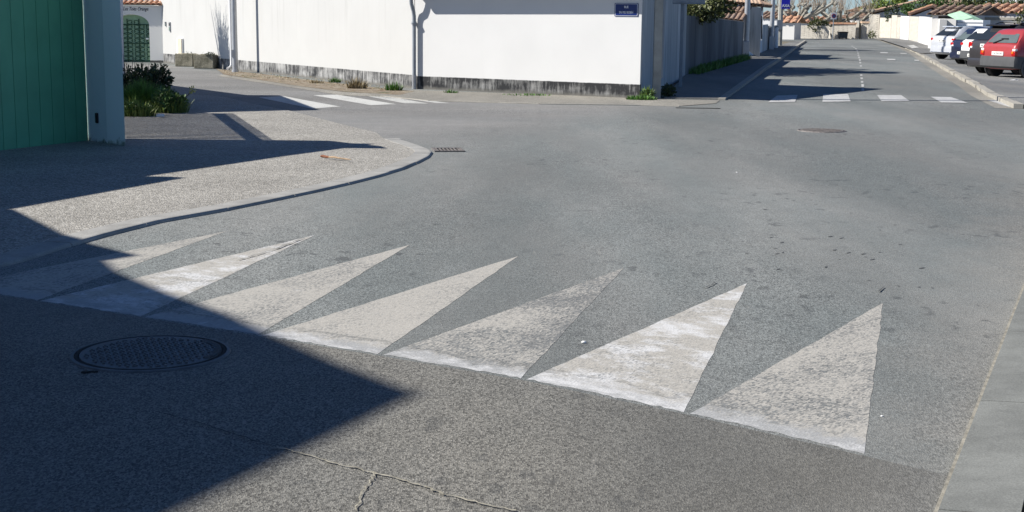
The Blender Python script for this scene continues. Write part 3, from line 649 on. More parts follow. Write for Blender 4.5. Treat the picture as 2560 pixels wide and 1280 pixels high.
# street name plate
pc = on_wall(1566.5, 24.5, C1, hd); pw = (on_wall(1596, 24.5, C1, hd) - on_wall(1537, 24.5, C1, hd)).length; ph = on_wall(1566, 8, C1, hd).z - on_wall(1566, 41, C1, hd).z
fx = -hd; fz = Vector((0, 0, 1)); fy = fx.cross(fz)   # x to the viewer's right, fy away from / toward
facing = -hn
def frame(c, right, out): 
    up = Vector((0, 0, 1)); mm = Matrix((right, up, out)).transposed().to_4x4(); mm.translation = c; return mm
pl = thing('street_sign', 'blue enamel street plate on the white corner house wall', 'street sign', pc)
def rrect(w, h, r, n=5):
    return [(sx * (w / 2 - r) + r * math.cos(a), sy * (h / 2 - r) + r * math.sin(a)) for sx, sy, a0 in ((1, 1, 0), (-1, 1, 90), (-1, -1, 180), (1, -1, 270)) for a in [R_(a0 + 90 * k / n) for k in range(n + 1)]]
def plate(mb, w, h, r, z0, z1, mt):
    P = [mt @ Vector((x, y, z0)) for x, y in rrect(w, h, r)]; mb.sweep(P, (mt.to_3x3() @ Vector((0, 0, z1 - z0))))
mt = frame(pc, fx, facing)
m = MB(); plate(m, pw, ph, .012, .002, .012, mt); m.build('plate', M['blue'], pl)
m = MB(); plate(m, pw * .95, ph * .92, .02, .0121, .0131, mt); m.build('border', M['enamel'], pl)
m = MB(); plate(m, pw * .92, ph * .865, .017, .0132, .0142, mt); m.build('field', M['blue'], pl)
m = MB(); m.text('RUE', ph * .24, mt @ Matrix.Translation((0, ph * .20, .0152)), .0006, sx=.85, bold=.025); m.text('DU PEU ROBIN', ph * .225, mt @ Matrix.Translation((0, -ph * .20, .0152)), .0006, sx=.80, bold=.02); m.build('lettering', M['enamel'], pl)

# ------------------------------------------------------------------ arched gateway and wall furniture far left
ar = on_wall(409, 165, W1, wd); A1 = Vector((ar.x, ar.y, 0)); ad = Vector((-.995, .1, 0)).normalized(); an = Vector((.1, .995, 0)).normalized()
gw = thing('arched_gateway', 'cream wall with an arched opening and a tile coping', 'gateway', A1)
def onA(px, py): return on_wall(px, py, A1, ad)
def sA(px): return (onA(px, 100) - A1).dot(ad)
xr, xl = sA(374), sA(284); xm = (xr + xl) / 2
za = onA(340, 36).z; zs = onA(366, 62).z; zb = onA(340, 164).z; zt_ = onA(400, 14).z
rw = (xl - xr) / 2
arc = [(xm + rw * math.cos(a), zs + (za - zs) * math.sin(a)) for a in [math.pi * k / 14 for k in range(15)]]   # from xl side to xr side
ptA = lambda s, z, o=0.: Vector((A1.x + ad.x * s + an.x * o, A1.y + ad.y * s + an.y * o, z))
ring = [(0, 0), (xr, 0)] + [(s, z) for s, z in arc[::-1]] + [(xl, 0), (xl + 3, 0), (xl + 3, zt_), (0, zt_)]
m = MB(); m.sweep([ptA(s, max(z, 0)) for s, z in ring], an * .35); m.build('render', M['wall_arch'], gw)
def tiles(mb, a, b, up, n, r, rows=1, lip=.03):
    """half-round clay tiles: a->b along the eave, up = vector from eave to ridge"""
    d = (b - a) / n; L = up.length; nrm = d.normalized().cross(up.normalized()); nrm = nrm if nrm.z > 0 else -nrm
    for i in range(n):
        for row in range(rows):
            base = a + d * (i + .5) + up * (row / rows) + nrm * (.012 * (row % 2)) - up.normalized() * lip * (row == 0); top_ = base + up / rows + up.normalized() * .04
            wob = random.uniform(-.01, .01)
            dn = d.normalized()
            r0 = [base + dn * (math.cos(a_) * r + wob) + nrm * (math.sin(a_) * r * .8 + .02) for a_ in [math.pi * k / 6 for k in range(7)]]
            r1 = [top_ + dn * (math.cos(a_) * r * .85 + wob) + nrm * (math.sin(a_) * r * .7) for a_ in [math.pi * k / 6 for k in range(7)]]
            t_ = -nrm * .018
            A_ = [mb.bm.verts.new(p) for p in r0]; B_ = [mb.bm.verts.new(p) for p in r1]; A2 = [mb.bm.verts.new(p + t_) for p in r0]
            for k in range(6): mb.bm.faces.new((A_[k], A_[k + 1], B_[k + 1], B_[k])); mb.bm.faces.new((A_[k], A_[k + 1], A2[k + 1], A2[k]))
    mb.sweep([a, b, b + up, a + up], nrm * .012)
m = MB(); s_end = xl + .4; tiles(m, ptA(-.03, zt_ + .01, -.08), ptA(s_end, zt_ + .01, -.08), Vector((an.x * .3, an.y * .3, .12)), 12, .085); m.build('coping', M['tile'], gw)
wi = MB()
m = MB(); cx_, half = xm, rw - .01
m.sweep([ptA(s, max(z, .012), .2) for s, z in [(xr + .01, .012)] + [(xm + (s - xm) * .985, z - .01) for s, z in arc[::-1]] + [(xl - .01, .012)]], an * .012); m.build('gate_sheet', M['green_sheet'], gw)
def scroll(mb, s, z, w, hgt, flip, r=.011):
    pts = []
    for k in range(22):
        t = k / 21; a = -1.9 + 5.6 * t; rad = (1 - .72 * abs(t - .5) * 2 if False else 1)
    # C scroll: two inward spirals joined
    for k in range(15):
        t = k / 14; a = math.pi * 2.1 * (1 - t) ; rr_ = .16 + .34 * t; pts.append((w * (.5 - .5 + math.cos(a + math.pi) * rr_ * .9), hgt * (.5 - .0) * 0 + hgt * (.26 + math.sin(a) * rr_ * .5)))
    P = [ptA(s + flip * (x + w * .5) - flip * w * .0, z + y, .185) for x, y in pts]; mb.tube(P, r, 4)
m = MB(); hh_ = (zs - .05) / 8
for row in range(9):
    for c_ in range(6):
        s0_ = xr + (xl - xr) * c_ / 6; w_ = (xl - xr) / 6; fl2 = 1 if c_ % 2 == 0 else -1; z_ = .05 + row * hh_
        cs = s0_ + w_ * .5
        pts = []
        for k in range(17):     # C-scroll: spiral in at both ends
            t = k / 16; a = (t - .5) * math.pi * 2.6; rad = .46 - .62 * abs(t - .5) ** 1.6
            pts.append((-math.cos(a) * rad * w_ * fl2, math.sin(a) * rad * hh_ * .98 if abs(a) < math.pi / 2 else math.copysign(1, a) * hh_ * (.46 - .30 * (1 - math.cos(abs(a) - math.pi / 2)))))
        P = [ptA(cs + x, z_ + hh_ * .5 + y, .18) for x, y in pts]
        if P[0].z > zs + .12 and (c_ < 1 or c_ > 4): continue
        if row == 8 and c_ not in (2, 3): continue
        m.tube(P, .0095, 4)
for c_ in (0, 2, 4, 6): s_ = xr + .01 + (xl - xr - .02) * c_ / 6; m.tube([ptA(s_, .01, .175), ptA(s_, zs + (za - zs) * (.55 if c_ in (2, 4) else 0), .175)], .017, 5)
for z_ in (.04, zs * .5, zs): m.tube([ptA(xr, z_, .17), ptA(xl, z_, .17)], .014, 5)
m.build('gate_scrollwork', M['green_iron'], gw)
m = MB(); m.box(ptA(xr + .12, zs * .63, .15), (.09, .05, .05)); m.build('gate_lock', M['chrome'], gw)
mtx = frame(onA(339, 22.5) - an * .004, -ad, -an); m = MB(); m.text('Les Toits Orange', .16, mtx, .003, .35, .72); m.build('handwriting', M['ink'], gw)
# letter boxes and meter cabinet on the long wall
def onW(px, py): return on_wall(px, py, W1, wd)
for name, px, py, w, hgt, mk, lab, cat in [('door_bell', 415.5, 60, .05, .14, 'zinc', 'small grey door bell on the white wall beside the arched gate', 'door bell'), ('door_intercom', 426, 67, .10, .29, 'zinc', 'narrow grey intercom on the white wall beside the arched gate', 'intercom')]:
    P = onW(px, py); o = thing(name, lab, cat, P); mt2 = frame(P, wd * -1, -wn_); m = MB(); plate(m, w, hgt, .012, .0, .035, mt2); m.build('housing', M['back'], o)
    m = MB(); plate(m, w * .6, hgt * .3, .006, .036, .044, mt2 @ Matrix.Translation((0, hgt * .25, 0))); m.build('button', M['black'], o)
    m = MB(); plate(m, w * .7, hgt * .35, .006, .036, .044, mt2 @ Matrix.Translation((0, -hgt * .2, 0))); m.build('speaker', plain('faded_green_panel', (.16, .24, .2), .6), o)
P = onW(453, 115); o = thing('meter_cabinet', 'cream meter cabinet on the white wall above the stone trough', 'meter cabinet', P); mt2 = frame(P, -wd, -wn_)
m = MB(); plate(m, .46, .46, .01, 0, .06, mt2); m.build('frame', M['white_plain'], o); m = MB(); plate(m, .34, .44, .01, .061, .075, mt2 @ Matrix.Translation((.05, 0, 0))); m.build('door', M['cream'], o)
# stone troughs
for (xa, xb, yt, yb, lab) in [(437, 483, 134, 166, 'mossy cut stone trough under the cream meter cabinet'), (484, 535, 136, 171, 'mossy stone trough with soil and dry sprigs, next to the long wall plinth')]:
    a, b = gp(xa, yb), gp(xb, yb + 1); dd_ = (b - a).normalized(); nn = Vector((-dd_.y, dd_.x, 0)); zt2 = at((xa + xb) / 2, yt, a.y).z; o = thing('stone_trough', lab, 'trough', a, math.atan2(dd_.y, dd_.x), 'stone troughs by the wall')
    ln = (b - a).length; m = MB()
    for c_, s_ in (((ln / 2, .04, zt2 / 2), (ln - .02, .09, zt2)), ((ln / 2, .46, zt2 / 2), (ln - .02, .09, zt2)), ((.05, .25, zt2 / 2 - .005), (.09, .34, zt2 - .01)), ((ln - .05, .25, zt2 / 2 - .005), (.09, .34, zt2 - .01))): m.box(c_, s_, None, .02)
    m.build('basin', M['trough'], o, local=True); m = MB(); m.box((ln / 2, .25, zt2 - .08), (ln - .18, .34, .05)); m.build('soil', M['dirt'], o, local=True)
    m = MB(); nb = 60 if xa > 480 else 8
    for _ in range(nb): m.leaf((random.uniform(.2, ln - .1), random.uniform(.12, .38), zt2 - .05 + random.random() * .07), (0, 0, 1), .07)
    m.build('sprigs', M['leaf_dark'], o, local=True)
P = gp(588.5, 181); o = thing('lamp_post', 'round galvanised post standing before the long white wall', 'lamp post', P)
m = MB(); m.tube([(P.x, P.y, 0), (P.x, P.y, 1), (P.x, P.y, 6.2)], [.078, .074, .052], 14); m.build('pole', M['steel'], o, smooth=True)
m = MB(); m.tube([(P.x, P.y, 0), (P.x, P.y, .07)], [.10, .095], 14); m.build('base_ring', M['steel'], o); m = MB(); m.box((P.x - .05, P.y - .06, .5), (.05, .03, .2)); m.build('inspection_door', M['steel'], o)
m = MB(); m.tube([(P.x, P.y, 6.2), (P.x + .3, P.y - .3, 6.5), (P.x + 1, P.y - 1, 6.6)], .04, 8); m.box((P.x + 1.2, P.y - 1.2, 6.6), (.5, .3, .1), Matrix.Rotation(-.78, 3, 'Z'), .03); m.build('lamp_head', M['back'], o)
P = gp(579, 176); o = thing('slim_downpipe', 'thin white downpipe with a curved foot beside the galvanised post', 'downpipe', P)
m = MB(); q = at(568.5, 174, P.y - .25); m.tube([(P.x, P.y, 2.4), (P.x, P.y, .3), (P.x, P.y, .16), (P.x - .03, P.y - .03, .09), (q.x, q.y, .06)], .035, 9); m.build('pipe', M['white_plain'], o, smooth=True)
# bare twiggy shrub (behind the gatepost from here); its shadow fans up the long wall
sh = thing('bare_shrub', 'leafless twiggy shrub whose shadow fans over the white wall by the trough', 'shrub', (-11.4, 40.2, 0))
m = MB(); rr = random.Random(5)
m.tube([(-11.4, 40.2, 0), (-11.35, 40.2, 1.6), (-11.3, 40.2, 2.7)], [.07, .06, .04], 6)
for _ in range(150):
    a = rr.uniform(-.55, .55); l = rr.uniform(.5, 1.25); b = rr.uniform(-.3, .3); p = Vector((-11.3 + rr.uniform(-.15, .15), 40.2 + rr.uniform(-.35, .35), 2.4 + rr.uniform(0, .5)))
    m.tube([p, p + Vector((b * l * .5, a * l * .4, l * .5)), p + Vector((b * l, a * l * .9, l))], [.017, .012, .007], 3)
m.build('branches', M['twig'], sh)

# ------------------------------------------------------------------ plants
def weeds(name, lab, cat, px, py, parts, group=None, z=.01):
    P = gp(px, py, z); o = thing(name, lab, cat, P, 0, group)
    for (nm, mat, fn) in parts:
        m = MB(); fn(m, P); m.build(nm, mat, o)
    return o
def bush_fn(rx, ry, rz, n, size, lift=0.):
    def fn(m, P):
        for k in range(9):
            a = k * 2.4; q = P + Vector((math.cos(a) * rx * .55 * random.random() ** .5, math.sin(a) * ry * .55, rz * random.uniform(.3, 1.25) + lift))
            m.leaves(q, (rx * random.uniform(.3, .55), ry * .5, rz * random.uniform(.35, .6)), n // 9, size)
    return fn
def stems_fn(rx, ry, hgt, n):
    def fn(m, P):
        for _ in range(n):
            a = Vector((random.uniform(-rx, rx) * .5, random.uniform(-ry, ry) * .5, 0)); l = Vector((random.uniform(-rx, rx), random.uniform(-ry, ry), 0)) * .6
            m.tube([P + a, P + a + l * .4 + Vector((0, 0, hgt * .5)), P + a + l + Vector((0, 0, hgt * random.uniform(.7, 1.05)))], [.012, .009, .004], 4)
    return fn
def blades_fn(rx, ry, hgt, n, lean=.3, w=.008):
    def fn(m, P):
        for _ in range(n):
            a = random.random() * math.tau; r = random.random() ** .6; q = P + Vector((math.cos(a) * rx * r, math.sin(a) * ry * r, 0)); hh__ = hgt * random.uniform(.5, 1.1) * (1.1 - .5 * r)
            m.blade(q, hh__, w, (math.cos(a) * lean * r * hgt + random.uniform(-.1, .1) * hgt, math.sin(a) * lean * r * hgt + random.uniform(-.1, .1) * hgt, 0))
    return fn
weeds('leafy_shrub', 'tall dark leafy shrub at the back of the weed patch', 'shrub', 372, 262, [('foliage', M['leaf_dark'], bush_fn(.42, .4, .36, 2000, .07, .08)), ('stems', M['twig'], stems_fn(.35, .3, .7, 14))])
weeds('leafy_shrub', 'dark shrub close against the gatepost', 'shrub', 322, 258, [('foliage', M['leaf_dark'], bush_fn(.22, .3, .32, 700, .07, .1)), ('stems', M['twig'], stems_fn(.2, .3, .85, 8))])
weeds('grass_clump', 'lush soft green grass clump in the middle of the weeds', 'grass clump', 355, 276, [('blades', M['grassy'], blades_fn(.40, .4, .5, 3400, .5, .006))])
weeds('weed_plant', 'yellowish weeds at the foot of the gatepost', 'weed', 335, 292, [('foliage', M['leaf'], bush_fn(.26, .22, .12, 900, .045)), ('blades', M['grass_lit'], blades_fn(.34, .24, .32, 480, .3))])
weeds('weed_plant', 'broad leafy weed spreading at the edge of the patch', 'weed', 425, 283, [('foliage', M['leaf'], bush_fn(.36, .28, .22, 2200, .05)), ('blades', M['grass_lit'], blades_fn(.28, .2, .36, 260, .3)), ('stems', M['twig'], stems_fn(.25, .2, .35, 8))])
P = gp(440, 275); o = thing('flower_stalk', 'leaning stalk with a pale yellow flower head standing out of the weeds', 'flower', P)
q = [at(455, 250, P.y), at(472, 236, P.y), at(482, 225, P.y)]
m = MB(); m.tube([P, q[0], q[1], q[2]], [.012, .01, .008, .006], 5); m.build('stem', M['dry'], o)
m = MB(); m.leaves(q[2], (.05, .05, .045), 40, .04); m.leaves(q[1] + Vector((.02, 0, -.03)), (.06, .04, .06), 8, .025); m.build('petals', M['petal'], o)
for px, py, r, hg, mat, n, lab in [(892, 221, .2, .28, 'dry', 160, 'dry yellow tuft at the foot of the streaked plinth'), (985, 226, .16, .22, 'grassy', 160, 'small green weed left of the drainpipe foot'), (838, 206, .13, .14, 'grassy', 90, 'low green sprout in the dirt verge'), (790, 208, .18, .1, 'dry', 90, 'flat dry tuft in the brown verge'), (1125, 232, .16, .08, 'grassy', 70, 'tiny weed just right of the drainpipe along the plinth'), (1320, 238, .5, .05, 'grassy', 120, 'thin line of weeds under the middle of the house plinth')]:
    weeds('wall_weed', lab, 'weed', px, py, [('blades', M[mat], blades_fn(r, r * .5, hg, n, .4, .009))], 'weeds along the white walls')
weeds('grass_tuft', 'bright green tuft at the white house corner', 'grass tuft', 1604, 249, [('blades', M['grassy'], blades_fn(.30, .14, .11, 420, .3, .008))])
weeds('grass_tuft', 'taller weed between the house corner and the concrete pole', 'weed', 1618, 247, [('blades', M['grass_lit'], blades_fn(.10, .08, .27, 110, .4, .010)), ('foliage', M['leaf'], bush_fn(.14, .12, .12, 200, .06))])
weeds('ivy_weed', 'dark creeping weed at the foot of the side wall behind the concrete pole', 'weed', 1668, 243, [('foliage', M['leaf_dark'], bush_fn(.18, .3, .14, 500, .06))])
gw_m = MB(); a, b = gp(1722, 194), gp(1858, 154)
for _ in range(1500):
    t = random.random(); q = a.lerp(b, t) + Vector((random.uniform(-.05, .3), 0, .09)); gw_m.blade(q, random.uniform(.08, .26), .014, (random.uniform(-.05, .12), random.uniform(-.1, .1), 0))
tag(gw_m.build('grass', M['grassy']), 'strip of grass along the foot of the dark garden wall', 'grass', kind='stuff')

# dry leaves and litter on the brown verge
m = MB(); rr = random.Random(11)
for _ in range(420):
    t = rr.random(); y = 176 + (rr.random()) * 14 + t * 38; P = gp(560 + t * 430, y, .015); m.leaf((P.x, P.y, .016 + rr.random() * .02), (rr.uniform(-1, 1), rr.uniform(-1, 1), .2), rr.uniform(.025, .06), .4)
tag(m.build('fallen_leaves', M['dry']), 'dry leaves and straw scattered on the dirt verge', 'leaves', kind='stuff')

# ------------------------------------------------------------------ left side of the main road
P = gp(1641, 246.5); o = thing('concrete_pole', 'weathered square concrete pole at the corner of the white house', 'pole', P)
m = MB(); m.prism([(P.x - .075, P.y - .06), (P.x + .075, P.y - .06), (P.x + .075, P.y + .12), (P.x - .075, P.y + .12)], 0, 7); m.build('shaft', M['concrete'], o)
m = MB(); m.prism([(P.x + .078, P.y - .03), (P.x + .11, P.y - .03), (P.x + .11, P.y + .03), (P.x + .078, P.y + .03)], .4, 7); m.build('cable_cover', M['zinc'], o)
# pale wall length and dark garden wall
S1 = gp(1712, 196); S2 = gp(1856, 152)
def wallrun(o, a, b, z0, z1, th, mat, name='render'):
    d = (b - a).normalized(); n_ = Vector((-d.y, d.x, 0)); n_ = n_ if n_.dot(a) < 0 or n_.x < 0 else -n_
    m = MB(); m.prism([a, b, b + n_ * th, a + n_ * th], z0, z1); return m.build(name, mat, o)
zS1 = at(1716, 38, S1.y).z; zS2 = at(1860, 55, S2.y).z
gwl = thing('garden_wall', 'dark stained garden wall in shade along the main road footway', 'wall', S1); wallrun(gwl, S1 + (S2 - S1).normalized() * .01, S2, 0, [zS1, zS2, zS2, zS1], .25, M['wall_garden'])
gd = (S2 - S1).normalized(); gnr = Vector((gd.y, -gd.x, 0))
Yl = 54.2; ta, tb = at(1788, 45, Yl), at(1858, 53.5, Yl - .5)
lean = thing('lean_to_roof', 'small lean-to roof of old barrel tiles behind the garden wall', 'roof', ta)
m = MB(); tiles(m, ta, tb, Vector((.55, 1.5, .52)), 6, .085, 2, .03); m.build('tiles', M['tile_old'], lean)
m = MB(); m.prism([(ta.x, ta.y + .1), (tb.x - .05, tb.y + .1), (tb.x - .05, tb.y + .25), (ta.x, ta.y + .25)], 0, [ta.z - .02, tb.z - .02, tb.z - .02, ta.z - .02]); m.build('wall_plate', M['wall_garden'], lean)
# sign pole, its plate seen from behind
P = gp(1700.5, 223.5); o = thing('sign_pole', 'grey steel sign post before the garden wall, its plate seen from behind', 'sign post', P)
zt3 = at(1701, -30, P.y).z; m = MB(); m.box((P.x, P.y, zt3 / 2), (.075, .045, zt3), None, .008); m.build('post', M['zinc'], o)
a, b = at(1681, 10, P.y), at(1762, 10, P.y); m = MB(); m.box(((a.x + b.x) / 2, P.y - .045, a.z + .2), ((b.x - a.x), .03, .4), None, .006); m.build('plate', M['back'], o)
m = MB(); m.box(((a.x + b.x) / 2, P.y - .07, a.z + .012), ((b.x - a.x) * .98, .02, .02)); m.box((P.x, P.y - .04, a.z + .03), (.1, .1, .03)); m.build('rail', M['zinc'], o)
# trees and bushes over the garden wall
def tree(name, lab, base, hgt, blobs, mat, leafn, size, trunk=.1, group=None, cat='tree'):
    o = thing(name, lab, cat, base, 0, group); m = MB(); b = Vector(base); tops = [b + Vector(c) for c, r in blobs]
    m.tube([b, b + Vector((.05, 0, hgt * .25)), b + Vector((0, .05, hgt * .5))], [trunk, trunk * .8, trunk * .6], 7)
    for tp in tops: m.tube([b + Vector((0, 0, hgt * .3)), (b + Vector((0, 0, hgt * .45))).lerp(tp, .4), tp], [trunk * .5, trunk * .35, trunk * .12], 5)
    m.build('trunk', M['bark'], o); m = MB()
    for c, r in blobs:
        c = b + Vector(c)
        for k in range(6):
            d = Vector((random.gauss(0, 1), random.gauss(0, 1), random.gauss(0, .8))); d.normalize(); q = c + Vector((d.x * r[0], d.y * r[1], d.z * r[2])) * .6
            m.leaves(q, tuple(x * random.uniform(.4, .62) for x in r), leafn // (6 * len(blobs)), size)
    m.build('crown', mat, o); return o
T1 = S1.lerp(S2, .24) - gnr * .9
tree('garden_tree', 'dense dark evergreen leaning over the near end of the garden wall', (T1.x, T1.y, 0), 3.4, [((1.05, -.6, 1.95), (.55, 1.2, .38)), ((1.1, 1.2, 1.95), (.5, 1.2, .42)), ((.75, .3, 1.85), (.75, 1.6, .5)), ((.6, -1.3, 1.75), (.6, 1.2, .4)), ((.5, 2.4, 1.95), (.8, 1.5, .55)), ((-.1, 1.6, 2.8), (1, 1.3, 1.)), ((.0, .3, 3.2), (1., 1.6, .9))], M['leaf_olive'], 9500, .13)
T2 = S1.lerp(S2, .40) - gnr * 1.6  # crown out of view, shaped to cast the shadow band on the road
tree('garden_tree', 'taller dark evergreen behind the lean-to roof, its unseen crown shaped for the road shadow', (T2.x, T2.y, 0), 4.6, [((0, -1.5, 5.0), (.7, .9, .5)), ((0, -1.2, 4.2), (1., 1.5, .8)), ((0, 1., 4.0), (1, 1.5, .8)), ((0, 0, 3.1), (1.2, 1.9, .9)), ((.2, -1.4, 2.6), (.9, 1.2, .8)), ((.2, 1.4, 2.7), (.9, 1.2, .8))], M['leaf_dark'], 9500, .17)
# roadside house with white walls, second house
Hn0, Hn1 = gp(1868, 146.5), gp(1904, 136.5); hd2 = (Hn1 - Hn0).normalized(); hl2 = (Hn1 - Hn0).length; hr2 = Vector((hd2.y, -hd2.x, 0))
ze = at(1880, 18, Hn0.y).z
rh = thing('roadside_house', 'white roadside house end in shade with tiled eaves and a black downpipe', 'house', Hn0)
m = MB(); m.prism([Hn0, Hn1, Hn1 - hr2 * 7, Hn0 - hr2 * 7], 0, ze); m.build('wall', M['wall_pale'], rh)
m = MB(); ea, eb = Hn0 - hd2 * .3 + hr2 * .25, Hn1 + hd2 * .3 + hr2 * .25; ea.z = eb.z = ze + .02
tiles(m, ea, eb, -hr2 * 3.8 + Vector((0, 0, 1.5)), 22, .2, 3, .06)
e3, e4 = ea - hr2 * 7.6, eb - hr2 * 7.6; tiles(m, e3, e4, hr2 * 3.8 + Vector((0, 0, 1.5)), 8, .2, 1, .06)
m.build('roof', M['tile_pale'], rh)
nw = thing('house_front_roof', 'tile roof over the near end of the roadside house', 'roof', Hn0)
m = MB(); fa, fb = at(1762, 4, Hn0.y - .6), at(1905, 17, Hn0.y - .45); tiles(m, fa, fb, Vector((.0, 2.6, 1.0)), 15, .16, 3, .05); m.build('tiles', M['tile_pale'], nw)
m = MB(); m.prism([(fa.x, fa.y + .05), (fb.x, fb.y + .05), (fb.x, fb.y + .2), (fa.x, fa.y + .2)], [fa.z - .6, .02, .02, fa.z - .6], [fa.z - .03, fb.z - .03, fb.z - .03, fa.z - .03]); m.build('front_wall', M['wall_side'], nw)
def facey(px, py, d=.0): 
    q = on_wall(px, py, Hn0 + hr2 * d, hd2); return q
m = MB(); m.tube([facey(1895.5, 140, .12), facey(1893.5, 40, .12), facey(1894, 30, .12), facey(1903, 25, .2), facey(1906, 14, .3)], .055, 8); m.build('downpipe', M['black'], rh, smooth=True)
sh_ = MB(); q0, q1 = facey(1897.5, 102, .03), facey(1904.5, 38, .03); sh_.prism([q0, Vector((q1.x, q1.y, 0)), Vector((q1.x, q1.y, 0)) + hr2 * .05, Vector((q0.x, q0.y, 0)) + hr2 * .05], q0.z, q1.z); sh_.build('shutter', M['enamel'], rh)
m = MB()
for px in (1898.2, 1904): a, b = facey(px, 97, .1), facey(px, 40, .1); m.tube([a, b], .025, 5)
m.build('shutter_bars', M['black'], rh)
P = gp(1863, 149); lp = thing('lamp_post', 'tall pale lamp post at the far end of the garden wall, sunlit above', 'lamp post', P, 0, 'lamp posts along the main road')
m = MB(); m.tube([(P.x, P.y, 0), (P.x + .02, P.y, 3), (P.x + .05, P.y, 7)], [.115, .10, .07], 12); m.build('pole', M['steel'], lp, smooth=True); m = MB(); m.box((P.x, P.y, .35), (.25, .25, .7), None, .02); m.build('base', M['steel'], lp); m = MB(); m.tube([(P.x + .05, P.y, 7), (P.x + 1.2, P.y, 7.3)], .04, 6); m.box((P.x + 1.4, P.y, 7.3), (.6, .3, .12), None, .03); m.build('lamp_head', M['back'], lp)
P2 = gp(1927, 128); l2 = lp.copy(); COL.objects.link(l2); l2.location = P2; l2['label'] = 'pale lamp post farther on, before the dark ivy and the square sign'
for ch in list(lp.children): c_ = ch.copy(); COL.objects.link(c_); c_.parent = l2
# wall end, ivy, poles, sign
q0, q1 = gp(1905, 136), gp(1918, 128); o = thing('low_wall', 'low pale wall end beyond the roadside house', 'wall', q0); zz_ = at(1910, 62, q0.y).z; wallrun(o, q0, q1, 0, zz_, .3, M['wall_side'])
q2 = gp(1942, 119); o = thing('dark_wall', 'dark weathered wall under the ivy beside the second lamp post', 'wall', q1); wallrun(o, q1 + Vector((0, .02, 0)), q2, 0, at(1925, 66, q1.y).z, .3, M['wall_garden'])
T3 = gp(1926, 128) + Vector((-1.6, 3, 0))
tree('ivy_tree', 'dark ivy covered tree behind the second lamp post', (T3.x, T3.y, 0), 4.2, [((0, 0, 2.6), (1.2, 1.2, 1.)), ((.5, 0, 3.6), (1.1, 1.2, .9)), ((.8, .2, 4.7), (1., 1.6, .7)), ((-.4, 0, 1.9), (1, 1, .7)), ((1.6, 1, 3.7), (.8, .8, .7)), ((1.3, .8, 2.5), (.45, .6, .8))], M['leaf_dark'], 4500, .2)
P = gp(1948, 118); o = thing('utility_pole', 'thin grey utility pole beyond the ivy tree', 'pole', P); m = MB(); m.tube([(P.x, P.y, 0), (P.x, P.y, 6)], [.15, .1], 8); m.build('shaft', M['concrete'], o); m = MB(); m.box((P.x - .05, P.y - .1, 1.2), (.3, .2, .5)); m.build('junction_box', M['back'], o)
P = gp(1938, 124); o = thing('white_post', 'pale roadside post at the foot of the dark wall', 'post', P); m = MB(); m.tube([(P.x, P.y, 0), (P.x, P.y, 1.1)], [.14, .13], 9); m.build('shaft', M['white_plain'], o); m = MB(); m.tube([(P.x, P.y, 1.1), (P.x, P.y, 1.2)], [.16, .05], 9); m.build('cap', M['stone_kerb'], o)
# projecting square sign
Ys = gp(1948, 118).y; a, b = at(1953.5, 22, Ys - .4), at(1975.5, -3, Ys - .4); o = thing('square_sign', 'square violet blue hanging sign on a bracket', 'sign', ((a.x + b.x) / 2, a.y, a.z))
mt3 = frame(Vector(((a.x + b.x) / 2, a.y, (a.z + b.z) / 2)), Vector((1, -.08, 0)).normalized(), Vector((-.08, -1, 0)).normalized()); w3, h3 = b.x - a.x, b.z - a.z
m = MB(); plate(m, w3, h3, .02, -.05, .05, mt3); m.build('panel', M['violet'], o)
m = MB(); m.text('AXA', h3 * .38, mt3 @ Matrix.Translation((0, -h3 * .2, .056)), .003, 0, .95, .03); m.build('lettering', M['enamel'], o)
m = MB(); m.box(mt3 @ Vector((-w3 * .75, h3 * .45, 0)), (w3 * .5, .05, .05)); m.build('bracket', M['black'], o)

# ------------------------------------------------------------------ end of the road: stone walls, pollards, bin, sign
YE = gp(2060, 96.5).y
def rect_wall(name, lab, px0, px1, py_top, py_base, mat, th=.4, cat='wall', cop=None, Y=None, dy=-.5):
    Y = Y or gp(px0, py_base).y; a = at(px0, py_base, Y); b = at(px1, py_base, Y); b = at(px1, py_base, Y + dy * (b.x - a.x)); z = at((px0 + px1) / 2, py_top, Y).z; o = thing(name, lab, cat, (a.x, a.y, 0))
    m = MB(); m.prism([(a.x, a.y), (b.x, b.y), (b.x, b.y + th), (a.x, a.y + th)], -.05, z); m.build('masonry', mat, o)
    if cop: m = MB(); m.prism([(a.x - .05, a.y - .08), (b.x + .05, b.y - .08), (b.x + .05, b.y + th + .08), (a.x - .05, a.y + th + .08)], z + .002, z + .14); m.build('coping', cop, o)
    return o
rect_wall('stone_wall', 'pale stone wall with drain streaks left of the parking sign', 2000, 2072, 64, 97, M['stone'], Y=YE)
rect_wall('stone_wall', 'stone wall with red tile coping behind the wheelie bin', 2074, 2138, 60.5, 96.5, M['stone'], cop=M['tile'], Y=YE + .5)
rect_wall('gate_pillar', 'stone gate pillar with flat top beside the dark narrow gateway', 2138.5, 2146, 53, 96, M['stone'], cat='pillar', Y=YE + .2)
rect_wall('shaded_opening', 'dark panel standing for the shaded narrow opening in the far stone wall', 2146.5, 2153.5, 58, 95.5, M['gap'], th=.1, cat='gate', Y=YE + .7)  # dark sheet stands in for the shade inside the opening
rect_wall('stone_wall', 'short stone wall joining the dark gateway to the far house', 2154, 2170, 58, 95.5, M['stone'], cop=M['tile_pale'], Y=YE + .3)
